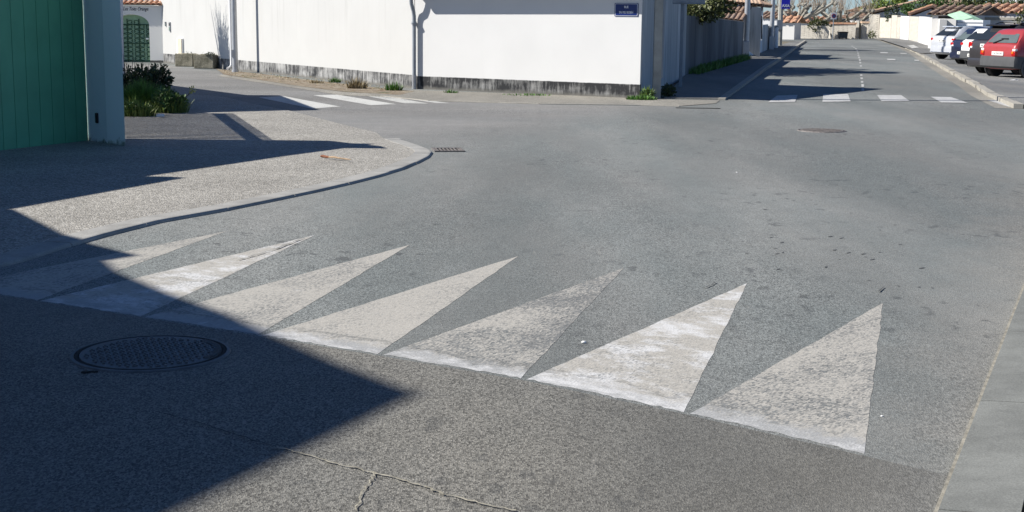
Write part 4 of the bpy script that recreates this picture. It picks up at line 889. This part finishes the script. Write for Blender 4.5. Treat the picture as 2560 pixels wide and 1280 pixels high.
def house_px(name, lab, x0, x1, ye, yr, yb, Y, wall_m, roof_m, depth=8, ridge_in=.0, dark_strips=()):
    a, b = at(x0, yb, Y), at(x1, yb, Y); b = at(x1, yb, Y - .6 * (b.x - a.x)); e = at((x0 + x1) / 2, ye, Y).z; r = at((x0 + x1) / 2, yr, Y + depth / 2).z
    a.z = b.z = 0; d_ = (b - a).normalized(); n_ = Vector((-d_.y, d_.x, 0)); W_ = (b - a).length
    o = thing(name, lab, 'house', (a.x, a.y, 0)); m = MB(); m.prism([a, b, b + n_ * depth, a + n_ * depth], -.05, e); m.build('wall', wall_m, o)
    rise = max(r - e, .4); up_ = n_ * (depth / 2 + .15) + Vector((0, 0, rise)); zv = Vector((0, 0, e + .01))
    m = MB(); A_, B_ = a - d_ * .3 - n_ * .15 + zv, b + d_ * .3 - n_ * .15 + zv; n = max(3, int(W_ / .36)); tiles(m, A_, B_, up_, n, .16, 2, .06)
    C_, D_ = b + d_ * .3 + n_ * (depth + .3) + zv, a - d_ * .3 + n_ * (depth + .3) + zv; dn_ = -n_ * (depth / 2 + .3) + Vector((0, 0, rise)); m.sweep([C_, D_, D_ + dn_, C_ + dn_], (0, 0, .05))
    for q_ in (a, b - d_ * .15): m.sweep([q_ + Vector((0, 0, e - .001)), q_ + n_ * depth + Vector((0, 0, e - .001)), q_ + n_ * depth / 2 + Vector((0, 0, max(r, e + .4)))], d_ * .15)
    m.build('roof', roof_m, o)
    for (wx0, wx1, wy0, wy1, mat) in dark_strips:
        p, q = on_wall(wx0, wy1, a, d_), on_wall(wx1, wy0, a, d_); m = MB(); p2, q2 = Vector((p.x, p.y, 0)) - n_ * .03, Vector((q.x, q.y, 0)) - n_ * .03; m.prism([p2, q2, q2 + n_ * .1, p2 + n_ * .1], p.z, q.z); m.build('dark_strip', mat, o)
    return o
house_px('far_house', 'low white house with red tile roof behind the utility pole', 1951, 1985, 57, 42, 96, YE - 6, M['white'], M['tile'], 1.2)
house_px('far_house', 'distant grey roofed house glimpsed behind the lamp post and utility pole', 1896, 1962, 46, 30, 96, YE + 25, M['white2'], M['tile_old'], 4)
house_px('far_house', 'distant house with red roof behind the first pollard', 1990, 2050, 58, 43, 96, YE + 14, M['white'], M['tile'], 3)
house_px('far_house', 'distant white house behind the pollards, above the bin', 2090, 2145, 46, 34, 96, YE + 20, M['white'], M['tile_pale'])
house_px('far_house', 'distant pale roof behind the pillar at the road end', 2118, 2168, 29, 17, 96, YE + 34, M['white'], M['tile_pale'])
def pollard(lab, px, py, hgt, seed, spread=1.):
    P = gp(px, py); P.y = max(P.y, YE - 4) if py < 98 else P.y; P = at(px, py, P.y); P.z = 0
    o = thing('pollarded_tree', lab, 'tree', P, 0, 'pollarded plane trees'); rr = random.Random(seed); m = MB(); tw = MB(); hk = hgt
    m.tube([P, P + Vector((.05, 0, hk * .3)), P + Vector((0, 0, hk * .55))], [.26, .21, .24], 9)
    for k in range(6):
        a = k * math.tau / 6 + rr.random() * .6; d = Vector((math.cos(a), math.sin(a) * .8, 0)) * spread * rr.uniform(.7, 1.3)
        p0_ = P + Vector((0, 0, hk * .48)); p1 = p0_ + d * .8 + Vector((0, 0, hk * .14)); p2 = p0_ + d * 1.5 + Vector((0, 0, hk * rr.uniform(.3, .48)))
        m.tube([p0_, p1, p2], [.15, .11, .09], 7); 
        for kk in range(3):
            kn = p2 + Vector((rr.uniform(-.18, .18), rr.uniform(-.18, .18), rr.uniform(-.1, .2))); m.leaves(kn, (.01, .01, .01), 2, .05)
            bb = bmesh.ops.create_icosphere(m.bm, subdivisions=1, radius=rr.uniform(.11, .19)); bmesh.ops.translate(m.bm, vec=kn, verts=bb['verts'])
        for _ in range(15):
            l = rr.uniform(.7, 2.3); b = Vector((rr.gauss(0, .28), rr.gauss(0, .28), 1)); q = p2 + Vector((rr.uniform(-.2, .2), rr.uniform(-.2, .2), .1)); tw.tube([q, q + b * l * .5, q + b * l + Vector((rr.uniform(-.1, .1), 0, .1))], [.016, .012, .006], 3, False)
    m.build('trunk', M['bark'], o, smooth=True); tw.build('shoots', M['twig'], o)
pollard('big pollarded plane at the end of the left footway', 1992, 97, 3.0, 1, 1.5)
pollard('pollarded plane behind the ivy clump on the stone wall', 2044, 94, 2.3, 2, 1.2)
pollard('pale knobbly pollard behind the tile-topped wall', 2098, 94, 2.6, 3, 1.3)
pollard('pollard with curved arms next to the stone gate pillar', 2126, 94, 2.1, 4, 1.4)
pollard('second trunk of pollard close to the big one on the footway', 1982, 98, 2.6, 5, 1.2)
a = at(2048, 70, YE - .3); o = thing('wall_shrub', 'green shrub spilling over the pale stone wall', 'shrub', (a.x, a.y, 0)); m = MB(); m.leaves((a.x, a.y, a.z + .15), (.9, .5, .55), 700, .18); m.leaves((a.x + .1, a.y - .1, a.z - .2), (.55, .4, .5), 320, .16); m.build('foliage', M['leaf_olive'], o)
m = MB(); m.tube([(a.x, a.y + .4, 0), (a.x, a.y + .7, 1.2), (a.x, a.y + .3, a.z)], .05, 5); m.build('stem', M['twig'], o)
# wheelie bin
a, b = at(2097, 96.5, YE - 1), at(2119, 96.5, YE - 1); zb_ = at(2108, 79, YE - 1).z; o = thing('wheelie_bin', 'dark wheelie bin against the tile-topped stone wall', 'bin', ((a.x + b.x) / 2, a.y, 0)); w_ = b.x - a.x
m = MB(); m.sweep([(a.x + w_ * .06, a.y - .02, .08), (b.x - w_ * .06, a.y - .02, .08), (b.x, a.y - .06, zb_ - .1), (a.x, a.y - .06, zb_ - .1)], (0, .62, 0)); m.build('tub', plain('bin_plastic', (.02, .035, .05), .5), o)
m = MB(); m.box(((a.x + b.x) / 2, a.y + .24, zb_ - .05), (w_ * 1.06, .72, .09), None, .03); m.build('lid', M['black'], o)
for s in (-1, 1): m = MB(); m.lathe([(.09, -.03), (.09, .03)], ((a.x + b.x) / 2 + s * w_ * .4, a.y + .1, .09), 'X', 12); m.build('wheel', M['tyre'], o)
P = gp(2081.5, 99); o = thing('parking_sign', 'square parking sign on a thin pole before the stone wall', 'road sign', P); zt3 = at(2082, 33, P.y).z; zc3 = at(2083, 40, P.y).z
m = MB(); m.tube([(P.x, P.y, 0), (P.x, P.y, zt3)], .035, 7); m.build('pole', M['zinc'], o); m = MB(); m.box((P.x, P.y - .05, zc3), (.42, .02, .48), None, .005); m.build('plate', M['enamel'], o)
m = MB(); m.lathe([(.17, -.004), (.17, .004)], (P.x, P.y - .066, zc3), 'Y', 20); m.build('red_ring', M['lens_red'], o); m = MB(); m.lathe([(.13, -.004), (.13, .004)], (P.x, P.y - .076, zc3), 'Y', 20); m.build('blue_disc', M['blue'], o)

# ------------------------------------------------------------------ right side: walls and houses beyond the parking
B0, B1, B2 = gp(2172, 95.5), gp(2245, 97), gp(2345, 128)
def run_wall(name, lab, pa_, pb_, pt_a, pt_b, mat, cop=None, th=.35, cat='wall'):
    a, b = gp(*pa_), gp(*pb_); za_, zb2 = at(pa_[0], pt_a, a.y).z, at(pb_[0], pt_b, b.y).z; o = thing(name, lab, cat, a)
    d = (b - a).normalized(); n_ = Vector((-d.y, d.x, 0)); n_ = n_ if n_.x > 0 else -n_
    m = MB(); m.prism([a, b, b + n_ * th, a + n_ * th], -.03, [za_, zb2, zb2, za_]); m.build('masonry', mat, o)
    if cop:
        m = MB(); k = [a - n_ * .08, b - n_ * .08, b + n_ * (th + .08), a + n_ * (th + .08)]; m.prism(k, [za_ + .002, zb2 + .002, zb2 + .002, za_ + .002], [za_ + .1, zb2 + .1, zb2 + .1, za_ + .1]); m.build('coping', cop, o)
    return o
run_wall('stone_wall', 'pale stone house side right of the narrow opening', (2170, 95.5), (2196, 96), 36, 36, M['stone'])
run_wall('stone_wall', 'rough stone wall with a climbing plant', (2197, 96), (2226, 97.5), 44, 46, M['stone'])
run_wall('gate_pillar', 'pale stone pillar with a pointed top by the footway', (2226.5, 97.6), (2240, 98.8), 38, 38, M['stone'], cat='pillar')
run_wall('wooden_gate', 'tall whitewashed wooden gate between stone walls', (2249, 99.5), (2270, 102), 40, 41, M['white_plain'], cat='gate')
run_wall('stone_wall', 'stone wall panel right of the whitewashed gate', (2271, 102.3), (2293, 107.5), 41, 42, M['stone'])
run_wall('stone_wall', 'dark jointed stone gap left of the whitewashed gate', (2240.5, 98.9), (2248.5, 99.4), 43, 43, M['stone'])
run_wall('white_wall', 'smooth white garden wall ending by the silver car', (2293.5, 107.6), (2345, 127), 41, 48, M['white'])
YR = gp(2345, 127).y
rect_wall('parking_wall', 'long white wall closing off the parking behind the cars', 2325, 2437, 47, 128, M['white'], Y=YR + 1)
rect_wall('parking_wall', 'white wall with grey coping behind the grey car', 2437.5, 2548, 50, 128, M['white'], cop=M['stone_kerb'], Y=YR + 2.5)
# tiled houses
def gable(name, lab, pts, Y, depth, wall_m, roof_m, vent=None):
    """gable end facing the viewer: pts = left eave, apex, right eave in the photo"""
    l, t, r = [at(*p, Y) for p in pts]; o = thing(name, lab, 'house', (l.x, Y, 0)); m = MB(); ax_ = Vector((.55, .835, 0)); m.sweep([(l.x + .3, Y, 0), (r.x - .3, Y, 0), (r.x - .3, Y, r.z - .1), (t.x, Y, t.z - .12), (l.x + .3, Y, l.z - .1)], ax_ * depth); m.build('wall', wall_m, o)
    m = MB()
    for a, b in ((l, t), (r, t)):
        a, b = Vector((a.x, Y - .25, a.z)), Vector((b.x, Y - .25, b.z)); m.sweep([a, b, b + Vector((0, 0, .14)), a + Vector((0, 0, .14))], ax_ * (depth + .5))
    k = int(depth / .45)
    for a in (l, r): tiles(m, Vector((a.x, Y - .2, a.z + .13)), Vector((a.x, Y, a.z + .13)) + ax_ * depth, Vector((t.x - a.x, 0, t.z - a.z)), k, .18, 4, .03)
    m.build('roof', roof_m, o); return o
gable('tiled_house', 'big house with a low pale tile gable above the garden walls', [(2160, 36), (2306, 3), (2390, 24)], gp(2172, 95.5).y + 4, 14, M['white'], M['tile_pale'])
gable('small_outbuilding', 'small gabled outbuilding with a tile edge left of the tiled shed', [(2268, 38), (2328, 18), (2356, 40)], gp(2280, 104).y + 5, 5, M['white'], M['tile'])
house_px('tiled_shed', 'white shed with old barrel tiles behind the silver car', 2326, 2430, 38, 17.5, 128, YR + 2.2, M['white'], M['tile_old'], 4, dark_strips=[(2346, 2425, 41, 46, M['gap'])])  # thin dark strip along the wall below the eave
house_px('tiled_shed', 'white shed with reddish barrel tiles farther right', 2436, 2548, 33, 13, 128, YR + 6, M['white'], M['tile'], 4)
tree('wall_shrub', 'grey green shrub growing over the garden wall under the big gable', (*V2(gp(2278, 102) + Vector((1.2, 2, 0))), 0), 2.4, [((0, 0, 2.5), (1.3, .8, .55)), ((1.4, 0, 2.75), (.9, .7, .45)), ((-.9, 0, 2.3), (.6, .6, .4))], M['leaf'], 1800, .2, .06, cat='shrub')
q = gp(2217, 97); m = MB(); o = thing('climbing_plant', 'dark climber hanging over the rough stone wall', 'climber', q); m.leaves(q + Vector((.3, -.1, 2.0)), (.55, .4, .8), 500, .17); m.build('foliage', M['leaf_dark'], o); m = MB(); m.tube([q + Vector((.3, .5, 0)), q + Vector((.3, .5, 1.9))], .05, 5); m.build('stem', M['twig'], o)
for x, y, l in [(2181, 95, 'small weed at the foot of the stone house side'), (2211, 94, 'larger leafy weed at the foot of the rough stone wall')]:
    q = gp(x, y + 1.5); o = thing('wall_weed', l, 'weed', q, 0, 'weeds at the far stone walls'); m = MB(); s = 1 if x < 2200 else 1.7; m.leaves(q + Vector((-.1, -.2, .28 * s)), (.28 * s, .25, .28 * s), 140, .16); m.build('foliage', M['leaf_olive'], o)
YT = gp(2172, 95.5).y + 30
for i, (x, yt_, w_, l) in enumerate([(2178, 8, 1.6, 'light green treetop just left of the long tiled roof'), (2212, -6, 2.0, 'taller light green treetop above the long tiled roof'), (2246, -4, 1.4, 'small treetop above the roof ridge')]):
    b = at(x, 60, YT); z = at(x, yt_, YT).z; tree('light_tree', l, (b.x, b.y, 0), z, [((0, 0, z - .9), (w_, w_, 1.)), ((.6, 0, z - .3), (w_ * .6, w_ * .6, .7)), ((-.8, 0, z - 1.4), (w_ * .7, w_ * .7, .9))], M['grass_lit'], 1500, .24, .12, 'treetops behind the tiled house')
YT = YR + 14
for i, (x, yt_, w_, l, mk) in enumerate([(2432, -8, 1.3, 'dark evergreen mass right of the big gable', 'leaf_olive'), (2452, -14, 1.8, 'dark evergreen behind the old tiled shed', 'leaf_dark'), (2468, -14, 2.4, 'dark evergreen behind the reddish tiled shed', 'leaf_olive'), (2520, -12, 2.2, 'dark evergreen at the right end of the tree row', 'leaf_dark')]):
    b = at(x, 60, YT); z = at(x, yt_, YT).z; tree('evergreen_tree', l, (b.x, b.y, 0), z, [((0, 0, z - 1), (w_, w_, 1.2)), ((1.3, 0, z - 1.4), (w_ * .8, w_, 1.1)), ((-1.3, 0, z - 1.5), (w_ * .8, w_, 1.1)), ((0, -.5, z - 2.3), (w_ * 1.1, w_, 1.))], M[mk], 4200, .2, .15, 'evergreens behind the sheds')
q = at(2556, 120, YR + .5); o = thing('hedge', 'bright green hedge at the right edge behind the dark car', 'hedge', (q.x, q.y, 0)); m = MB(); zh = at(2556, 16, YR + .5).z; m.leaves((q.x + .8, q.y, zh * .55), (1.35, .8, zh * .55), 1500, .14, shell=.75); m.build('foliage', M['leaf_olive'], o); m = MB(); m.tube([(q.x + .8, q.y, 0), (q.x + .8, q.y, zh * .8)], .08, 6); m.build('stem', M['twig'], o)
rect_wall('pale_building', 'pale building corner at the upper right above the hedge', 2541, 2620, -14, 100, M['white2'], Y=YR + 20, th=5, cat='building')
# blue plate
YP = YR + 2.5; a, b = at(2526, 60, YP - .2), at(2546, 50, YP - .2); o = thing('blue_plate', 'small blue street plate on the white parking wall near the hedge', 'street sign', ((a.x + b.x) / 2, a.y, a.z))
mt4 = frame(Vector(((a.x + b.x) / 2, a.y, (a.z + b.z) / 2)), Vector((1, 0, 0)), Vector((0, -1, 0))); m = MB(); plate(m, b.x - a.x, b.z - a.z, .02, -.03, .03, mt4); m.build('plate', plain('plate_blue', (.03, .04, .28), .4), o)
m = MB(); w_ = b.x - a.x; h_ = b.z - a.z
for r_, ww in ((.18, .6), (-.2, .5)): m.box(mt4 @ Vector((0, h_ * r_, .036)), (w_ * ww, .008, h_ * .14))
m.build('lettering', M['enamel'], o)
# white trailer with a pale green canopy
YC = gp(2345, 127).y - 4; a, b = at(2389, 76, YC), at(2447, 50, YC); o = thing('market_trailer', 'white boxy trailer with a pale green sloping canopy behind the cars', 'trailer', (a.x, YC, 0)); x0_, x1_ = a.x, b.x; zt4 = b.z
m = MB(); da = Vector((x1_ - x0_, -.6 * (x1_ - x0_), 0)); pa3 = Vector((x0_, YC, 0)); nb_ = Vector((.5, .86, 0)) * 1.6; m.prism([pa3, pa3 + da, pa3 + da + nb_, pa3 + nb_], .5, zt4); m.build('body', M['white_plain'], o)
m = MB()
nf_ = Vector((-.51, -.86, 0)) * .02; dd3 = da.normalized(); Rz3 = Matrix.Rotation(math.atan2(da.y, da.x), 3, 'Z')
for k in range(3): m.box(pa3 + da * .5 + nf_ + Vector((0, 0, zt4 - .12 - k * .16)), (da.length * .94, .02, .02), Rz3)
m.box(pa3 + dd3 * .03 + nf_ + Vector((0, 0, (zt4 + .6) / 2)), (.05, .04, zt4 - .6), Rz3); m.build('trim', M['zinc'], o)
m = MB(); cl, ct, cr = at(2398, 52, YC), at(2430, 43, YC), at(2463, 54, YC); cb = at(2440, 52, YC)
m.sweep([(cl.x, YC - .1, cl.z), (ct.x, YC - .1, ct.z), (cr.x, YC - .1, cr.z), (cr.x, YC - .1, cr.z - .06), (ct.x, YC - .1, ct.z - .08), (cl.x, YC - .1, cl.z - .04)], (0, 2., .3)); m.sweep([(ct.x, YC - .12, ct.z - .01), (cr.x, YC - .12, cr.z - .02), (cr.x - .05, YC - .12, cr.z - .25), (cb.x - .1, YC - .12, cr.z - .16)], (0, .02, 0)); m.build('canopy', plain('pale_green_canvas', (.36, .56, .40), .7), o)
for s in (.25, .75): m = MB(); m.lathe([(.28, -.08), (.28, .08)], tuple(pa3 + da * s + nb_ * .12 + Vector((0, 0, .35))), 'Y', 16); m.build('wheel', M['tyre'], o)

# ------------------------------------------------------------------ cars
def make_car(label, P, heading, Lc, W, Hc, paint_m, glass_m, belt=.98, hatch=.42, bump_m=None, lights='plain', plate_z=.55, plate_txt=None, trim=None, wheel_r=.31, spoiler=False, rails=False, low_m=None, scale=1., wiper=False, roof_m=None):
    """P = ground point under the middle of the rear bumper; heading = where the nose points. x forward, y to the left"""
    o = thing('parked_car', label, 'car', P, heading, 'cars parked beside the main road'); o.scale = (scale,) * 3
    MW[o.name] = Matrix.Identity(4)
    wb = W / 2; gc = .24
    #        x, z bottom, z top, half width, belt z, half width at top
    st = [(0.0, .42, belt - .10, wb * .90, belt - .14, wb * .84), (.05, .30, belt, wb * .95, belt - .06, wb * .87), (.11, gc, belt + .02, wb * .965, belt - .02, wb * .87), (hatch + .02, gc, Hc - .05, wb * .99, belt, wb * .70), (hatch + .16, gc, Hc - .01, wb, belt, wb * .71), (Lc * .36, gc, Hc, wb, belt - .01, wb * .73), (Lc * .52, gc, Hc - .015, wb, belt - .03, wb * .72), (Lc * .60, gc, Hc - .07, wb, belt - .04, wb * .70), (Lc * .77, gc, belt + .0, wb * .99, belt - .06, wb * .82), (Lc * .93, gc, belt - .14, wb * .93, belt - .2, wb * .76), (Lc, .34, belt - .32, wb * .76, belt - .36, wb * .62)]
    def sec(x):
        for a, b in zip(st, st[1:]):
            if a[0] <= x <= b[0]: t = (x - a[0]) / (b[0] - a[0]); return [x] + [a[k] + (b[k] - a[k]) * t for k in range(1, 6)]
        return list(st[-1])
    def half(s):
        x, z0, z1, w, zb, wt = s; zs_ = min(zb, z1 - .02)
        return [(w * .5, z0), (w * .90, z0 + .02), (w * .985, z0 + .12), (w, (z0 + zs_) / 2 + .06), (w * .965, zs_), (wt + (w * .965 - wt) * .12, z1 - .06 if z1 - zs_ > .15 else z1 - .012), (wt * .93, z1 - .012), (wt * .5, z1 + .006)]
    m = MB(); rings = []
    xs = sorted({s[0] for s in st} | {hatch * .5, Lc * .2, Lc * .28, Lc * .45, Lc * .7, Lc * .85})
    for x in xs:
        s = sec(x); hp = half(s); ring = [m.bm.verts.new((x, y, z)) for y, z in hp] + [m.bm.verts.new((x, -y, z)) for y, z in hp[::-1]]; rings.append(ring)
    for a, b in zip(rings, rings[1:]):
        n = len(a)
        for k in range(n): m.bm.faces.new((a[k], a[(k + 1) % n], b[(k + 1) % n], b[k]))
    m.bm.faces.new(rings[0]); m.bm.faces.new(rings[-1][::-1]); m.build('body', paint_m, o, smooth=True, local=True)
    # glass
    def topedge(x, k, f): s = sec(x); hp = half(s); y, z = hp[k]; return Vector((x, y * f, z))
    x0, x1 = .115, hatch
    a, b = sec(x0), sec(x1); yb_, yt2 = a[5] * .90, b[5] * .88
    nrm = Vector((-(b[2] - a[2]), 0, b[1 - 1] - a[0])).normalized()
    A_, B_ = Vector((x0, 0, a[2] - .0)), Vector((x1, 0, b[2] - .03))
    dr = (B_ - A_)
    def onr(v, y): return A_ + dr * v + Vector((0, y, 0)) + nrm * .012
    ring = [onr(.05, yb_), onr(.03, yb_ * .5), onr(.03, -yb_ * .5), onr(.05, -yb_), onr(.16, -yb_ * 1.0), onr(.76, -yt2 * 1.02), onr(.85, -yt2 * .93), onr(.86, 0), onr(.85, yt2 * .93), onr(.76, yt2 * 1.02), onr(.16, yb_)]
    m = MB(); m.sweep(ring, nrm * .006); m.build('rear_window', glass_m, o, local=True)
    for s_ in (-1, 1):
        m = MB()
        for xa, xb in ((hatch + .20, Lc * .33), (Lc * .345, Lc * .585)):
            lo, hi = [], []
            for k in range(6):
                x = xa + (xb - xa) * k / 5; s = sec(x); hp = half(s); (y4, z4), (y5, z5) = hp[4], hp[5]
                lo.append(Vector((x, s_ * (y4 + (y5 - y4) * .14 + .01), z4 + (z5 - z4) * .14))); ins = .9 if 0 < k < 5 else .78
                if xa > Lc * .34 and k == 5: ins = .45
                hi.append(Vector((x, s_ * (y4 + (y5 - y4) * ins + .01), z4 + (z5 - z4) * ins)))
            for k in range(5): m.face((lo[k], lo[k + 1], hi[k + 1], hi[k]))
        m.build('side_window', M['glass'], o, local=True)
    s6, s8 = sec(Lc * .61), sec(Lc * .755); m = MB(); m.face([(Lc * .61, s6[5] * .9, s6[2] - .0 + .012), (Lc * .61, -s6[5] * .9, s6[2] + .012), (Lc * .755, -s8[5] * .95, s8[2] + .014), (Lc * .755, s8[5] * .95, s8[2] + .014)]); m.build('windscreen', M['glass'], o, local=True)
    # bumpers
    bm_ = bump_m or paint_m
    m = MB(); hb = .32 if bump_m else .26; zb3 = .30 if bump_m else .24
    prof = [(-.07, zb3 + .03), (-.075, zb3 + hb * .55), (-.05, zb3 + hb), (.06, zb3 + hb), (.30, zb3 + hb * .95), (.30, zb3), (.0, zb3 - .03)]
    n_ = len(prof); segs = [(-1.0, .16), (-.93, .05), (-.75, .01), (0, 0), (.75, .01), (.93, .05), (1.0, .16)]; rg = []
    for f, dx in segs: rg.append([m.bm.verts.new((max(x, -.075) + dx * (1 if x < .2 else .0), f * (wb + .015), z)) for x, z in prof])
    for a_, b_ in zip(rg, rg[1:]):
        for k in range(n_): m.bm.faces.new((a_[k], a_[(k + 1) % n_], b_[(k + 1) % n_], b_[k]))
    m.bm.faces.new(rg[0]); m.bm.faces.new(rg[-1][::-1]); m.build('rear_bumper', low_m or bm_, o, smooth=True, local=True)
    m = MB(); m.box((Lc - .04, 0, .44), (.22, W * .86, .28), None, .06); m.build('front_bumper', bm_, o, local=True)
    m = MB(); m.box((.55, 0, .29), (.8, W * .74, .12)); m.box((Lc / 2, 0, .27), (Lc * .86, W * .74, .12)); m.build('underside', M['black'], o, local=True)
    # wheels
    for fx_ in (.155, .80):
        for s_ in (-1, 1):
            c_ = Vector((Lc * fx_, s_ * (wb - .085), wheel_r)); m = MB()
            m.lathe([(wheel_r + .055, -.01), (wheel_r + .055, .012 if s_ > 0 else -.03)], (c_.x, s_ * (wb + .004), wheel_r + .015), 'Y', 28); m.build('wheel_arch', bump_m if (bump_m and fx_ < .5) else M['black'], o, local=True)
            m = MB(); m.lathe([(wheel_r * .66, .10), (wheel_r * .93, .112), (wheel_r, .085), (wheel_r, -.085), (wheel_r * .93, -.105), (wheel_r * .6, -.1)], tuple(c_ + Vector((0, s_ * .02, 0))), 'Y', 28); tyre = m.build('wheel', M['tyre'], o, smooth=True, local=True)
            m = MB(); yo = c_.y + s_ * .128; m.lathe([(wheel_r * .68, -.006), (wheel_r * .66, .006), (wheel_r * .55, .0)], (c_.x, yo, c_.z), 'Y', 24, False); m.lathe([(wheel_r * .2, -.006), (wheel_r * .17, .014)], (c_.x, yo, c_.z), 'Y', 12)
            for k in range(7):
                t = k * math.tau / 7; m.box((c_.x + math.cos(t) * wheel_r * .38, yo, c_.z + math.sin(t) * wheel_r * .38), (wheel_r * .50, .014, wheel_r * .13), Matrix.Rotation(-t, 3, 'Y'), .003)
            m.build('rim', M['alloy'], tyre, local=True)
    # lamps
    for s_ in (-1, 1):
        m = MB(); y_ = s_ * wb * .86; zl_ = belt - .26
        if lights == 'tri':
            lt = MB(); lt.box((.03, y_, zl_ - .0), (.11, .17, .13), None, .02); rl = lt.build('taillight', M['lens_red'], o, local=True)
            lt = MB(); lt.box((-.01, y_ - s_ * .03, zl_ + .03), (.06, .09, .08), None, .02); lt.build('indicator_lens', M['lens_orange'], rl, local=True)
            lt = MB(); lt.box((.035, y_ + s_ * .005, zl_ + .105), (.10, .14, .07), None, .02); lt.build('reversing_lens', M['lens_clear'], rl, local=True)
        else:
            lt = MB(); lt.box((.07, s_ * wb * .87, belt - .13), (.16, .22, .2 if lights == 'tall' else .12), None, .04); rl = lt.build('taillight', M['lens_red'], o, local=True)
            lt = MB(); lt.box((.035, s_ * wb * .80, belt - .20), (.10, .12, .07), None, .02); lt.build('reversing_lens', M['lens_clear'], rl, local=True)
    px_ = -.012 if plate_z > .62 else -.085
    m = MB(); m.box((px_, 0, plate_z), (.02, .52, .115), None, .006); pl_ = m.build('number_plate', M['plate'], o, local=True)
    mtp = Matrix(((0, 0, -1, px_ - .012), (-1, 0, 0, 0), (0, 1, 0, plate_z), (0, 0, 0, 1)))
    m = MB()
    rr = random.Random(len(label))
    if plate_txt: m.text(plate_txt, .085, mtp, .001, 0, .95)
    else:
        for k in range(7):
            if k in (2,): continue
            m.box((px_ - .012, .19 - k * .063, plate_z), (.003, .034 + rr.uniform(-.008, .008), .06))
    m.build('registration', M['ink'], pl_, local=True)
    if wiper:
        v0, v1 = onr(-.05, .05), onr(.42, .20); m = MB(); m.tube([v0 + nrm * .02 + Vector((0, .28, 0)), onr(.30, .02) + nrm * .03], [.022, .012], 6); m.box(onr(.36, -.05) + nrm * .03, (.03, .3, .02)); m.build('wiper', M['black'], o, local=True)
        m = MB(); m.box((hatch * .25, -wb * .35, belt - .03), (.02, .05, .03)); m.build('hatch_lock', M['black'], o, local=True)
    if spoiler: m = MB(); m.box((hatch - .06, 0, Hc - .03), (.26, W * .66, .045), Matrix.Rotation(-.08, 3, 'Y'), .015); m.build('spoiler', M['black'] if spoiler == 'black' else paint_m, o, local=True)
    if rails:
        for s_ in (-1, 1): m = MB(); m.tube([(hatch + .2, s_ * wb * .66, Hc), (hatch + .4, s_ * wb * .68, Hc + .05), (Lc * .55, s_ * wb * .68, Hc + .04), (Lc * .58, s_ * wb * .67, Hc - .02)], .02, 6); m.build('roof_rail', M['chrome'] if rails == 'chrome' else M['black'], o, local=True)
    if trim: m = MB(); m.box((-.085, 0, trim), (.02, W * .8, .035), None, .008); m.build('chrome_trim', M['chrome'], o, local=True)
    if roof_m: 
        m = MB(); xs2 = [hatch + .03, hatch + .16, Lc * .36, Lc * .52, Lc * .59]; 
        for xa, xb in zip(xs2, xs2[1:]):
            a_, b_ = sec(xa), sec(xb); m.face([(xa, a_[5] * .92, a_[2] + .012), (xa, -a_[5] * .92, a_[2] + .012), (xb, -b_[5] * .92, b_[2] + .012), (xb, b_[5] * .92, b_[2] + .012)])
        m.build('roof_panel', roof_m, o, local=True)
    for s_ in (-1, 1): m = MB(); m.box((Lc * .62, s_ * (wb + .09), belt + .03), (.12, .17, .12), None, .04); m.build('mirror', paint_m, o, local=True)
    m = MB()
    for s_ in (-1, 1): m.box((Lc * .35, s_ * (wb + .001), belt - .12), (.16, .02, .025), None, .006)
    m.build('door_handle', M['black'], o, local=True)
    return o
HD = math.pi / 2 - R_(70)
def rear_mid(pxl, pyl, pxr, pyr): a, b = gp(pxl, pyl, .07), gp(pxr, pyr, .07); return (a + b) / 2
hv = Vector((math.cos(HD), math.sin(HD), 0)); hl_ = Vector((-hv.y, hv.x, 0))
def rear_from_left(px, py, W, inset_=.1, back=.62): return gp(px, py, .07) - hl_ * (W / 2 - inset_) - hv * back
SCL = .93
make_car('red hatchback with a plain grey rear bumper and a rear wiper', rear_from_left(2498, 190, 1.63 * 0.9, .1, .6), HD, 3.45, 1.63, 1.43, M['red'], M['glass_grey'], .97, .40, M['bumper'], 'tri', .70, 'CA-350-DN', wheel_r=.28, scale=0.9, wiper=True)
make_car('dark grey estate car with a roof spoiler beside the red hatchback', rear_from_left(2475, 181.5, 1.82 * 0.86, .1, .75), HD, 4.6, 1.84, 1.62, M['umber'], M['glass'], 1.06, .62, None, 'tall', .92, None, wheel_r=.34, scale=0.86, spoiler='black', rails=True, roof_m=M['navy'])  # navy roof panel paints in the sky reflected on the dark roof
make_car('white hatchback with dark bumper between the grey and navy cars', rear_from_left(2446, 166, 1.72 * 0.84, .1, .7), HD, 4.0, 1.72, 1.50, M['carwhite'], M['glass'], 1.0, .48, M['bumper'], 'plain', .45, None, wheel_r=.31, scale=0.84, roof_m=M['navy'])
make_car('navy blue hatchback with a pale plate low on its bumper', rear_from_left(2419, 159.5, 1.78 * 0.81, .1, .7), HD, 4.1, 1.78, 1.50, M['navy'], M['glass_grey'], .98, .55, None, 'plain', .48, None, wheel_r=.32, scale=0.81)
make_car('silver crossover parked farthest along the row', rear_from_left(2368, 147, 1.82 * 0.8, .1, .75), HD, 4.4, 1.84, 1.58, M['silver'], M['glass'], 1.08, .6, M['silver'], 'plain', .88, None, wheel_r=.34, scale=0.8, trim=.34, low_m=None, spoiler='body')
P = gp(2535, 201, .07); m = MB(); m.face([(P.x - .12, P.y, .075), (P.x + .1, P.y - .05, .075), (P.x + .12, P.y + .1, .1), (P.x - .05, P.y + .1, .08)]); m.face([(P.x - .02, P.y, .076), (P.x + .1, P.y - .02, .12), (P.x + .1, P.y + .1, .08)]); tag(m.build('litter', M['enamel']), 'crumpled white litter on the parking before the red hatchback', 'litter')
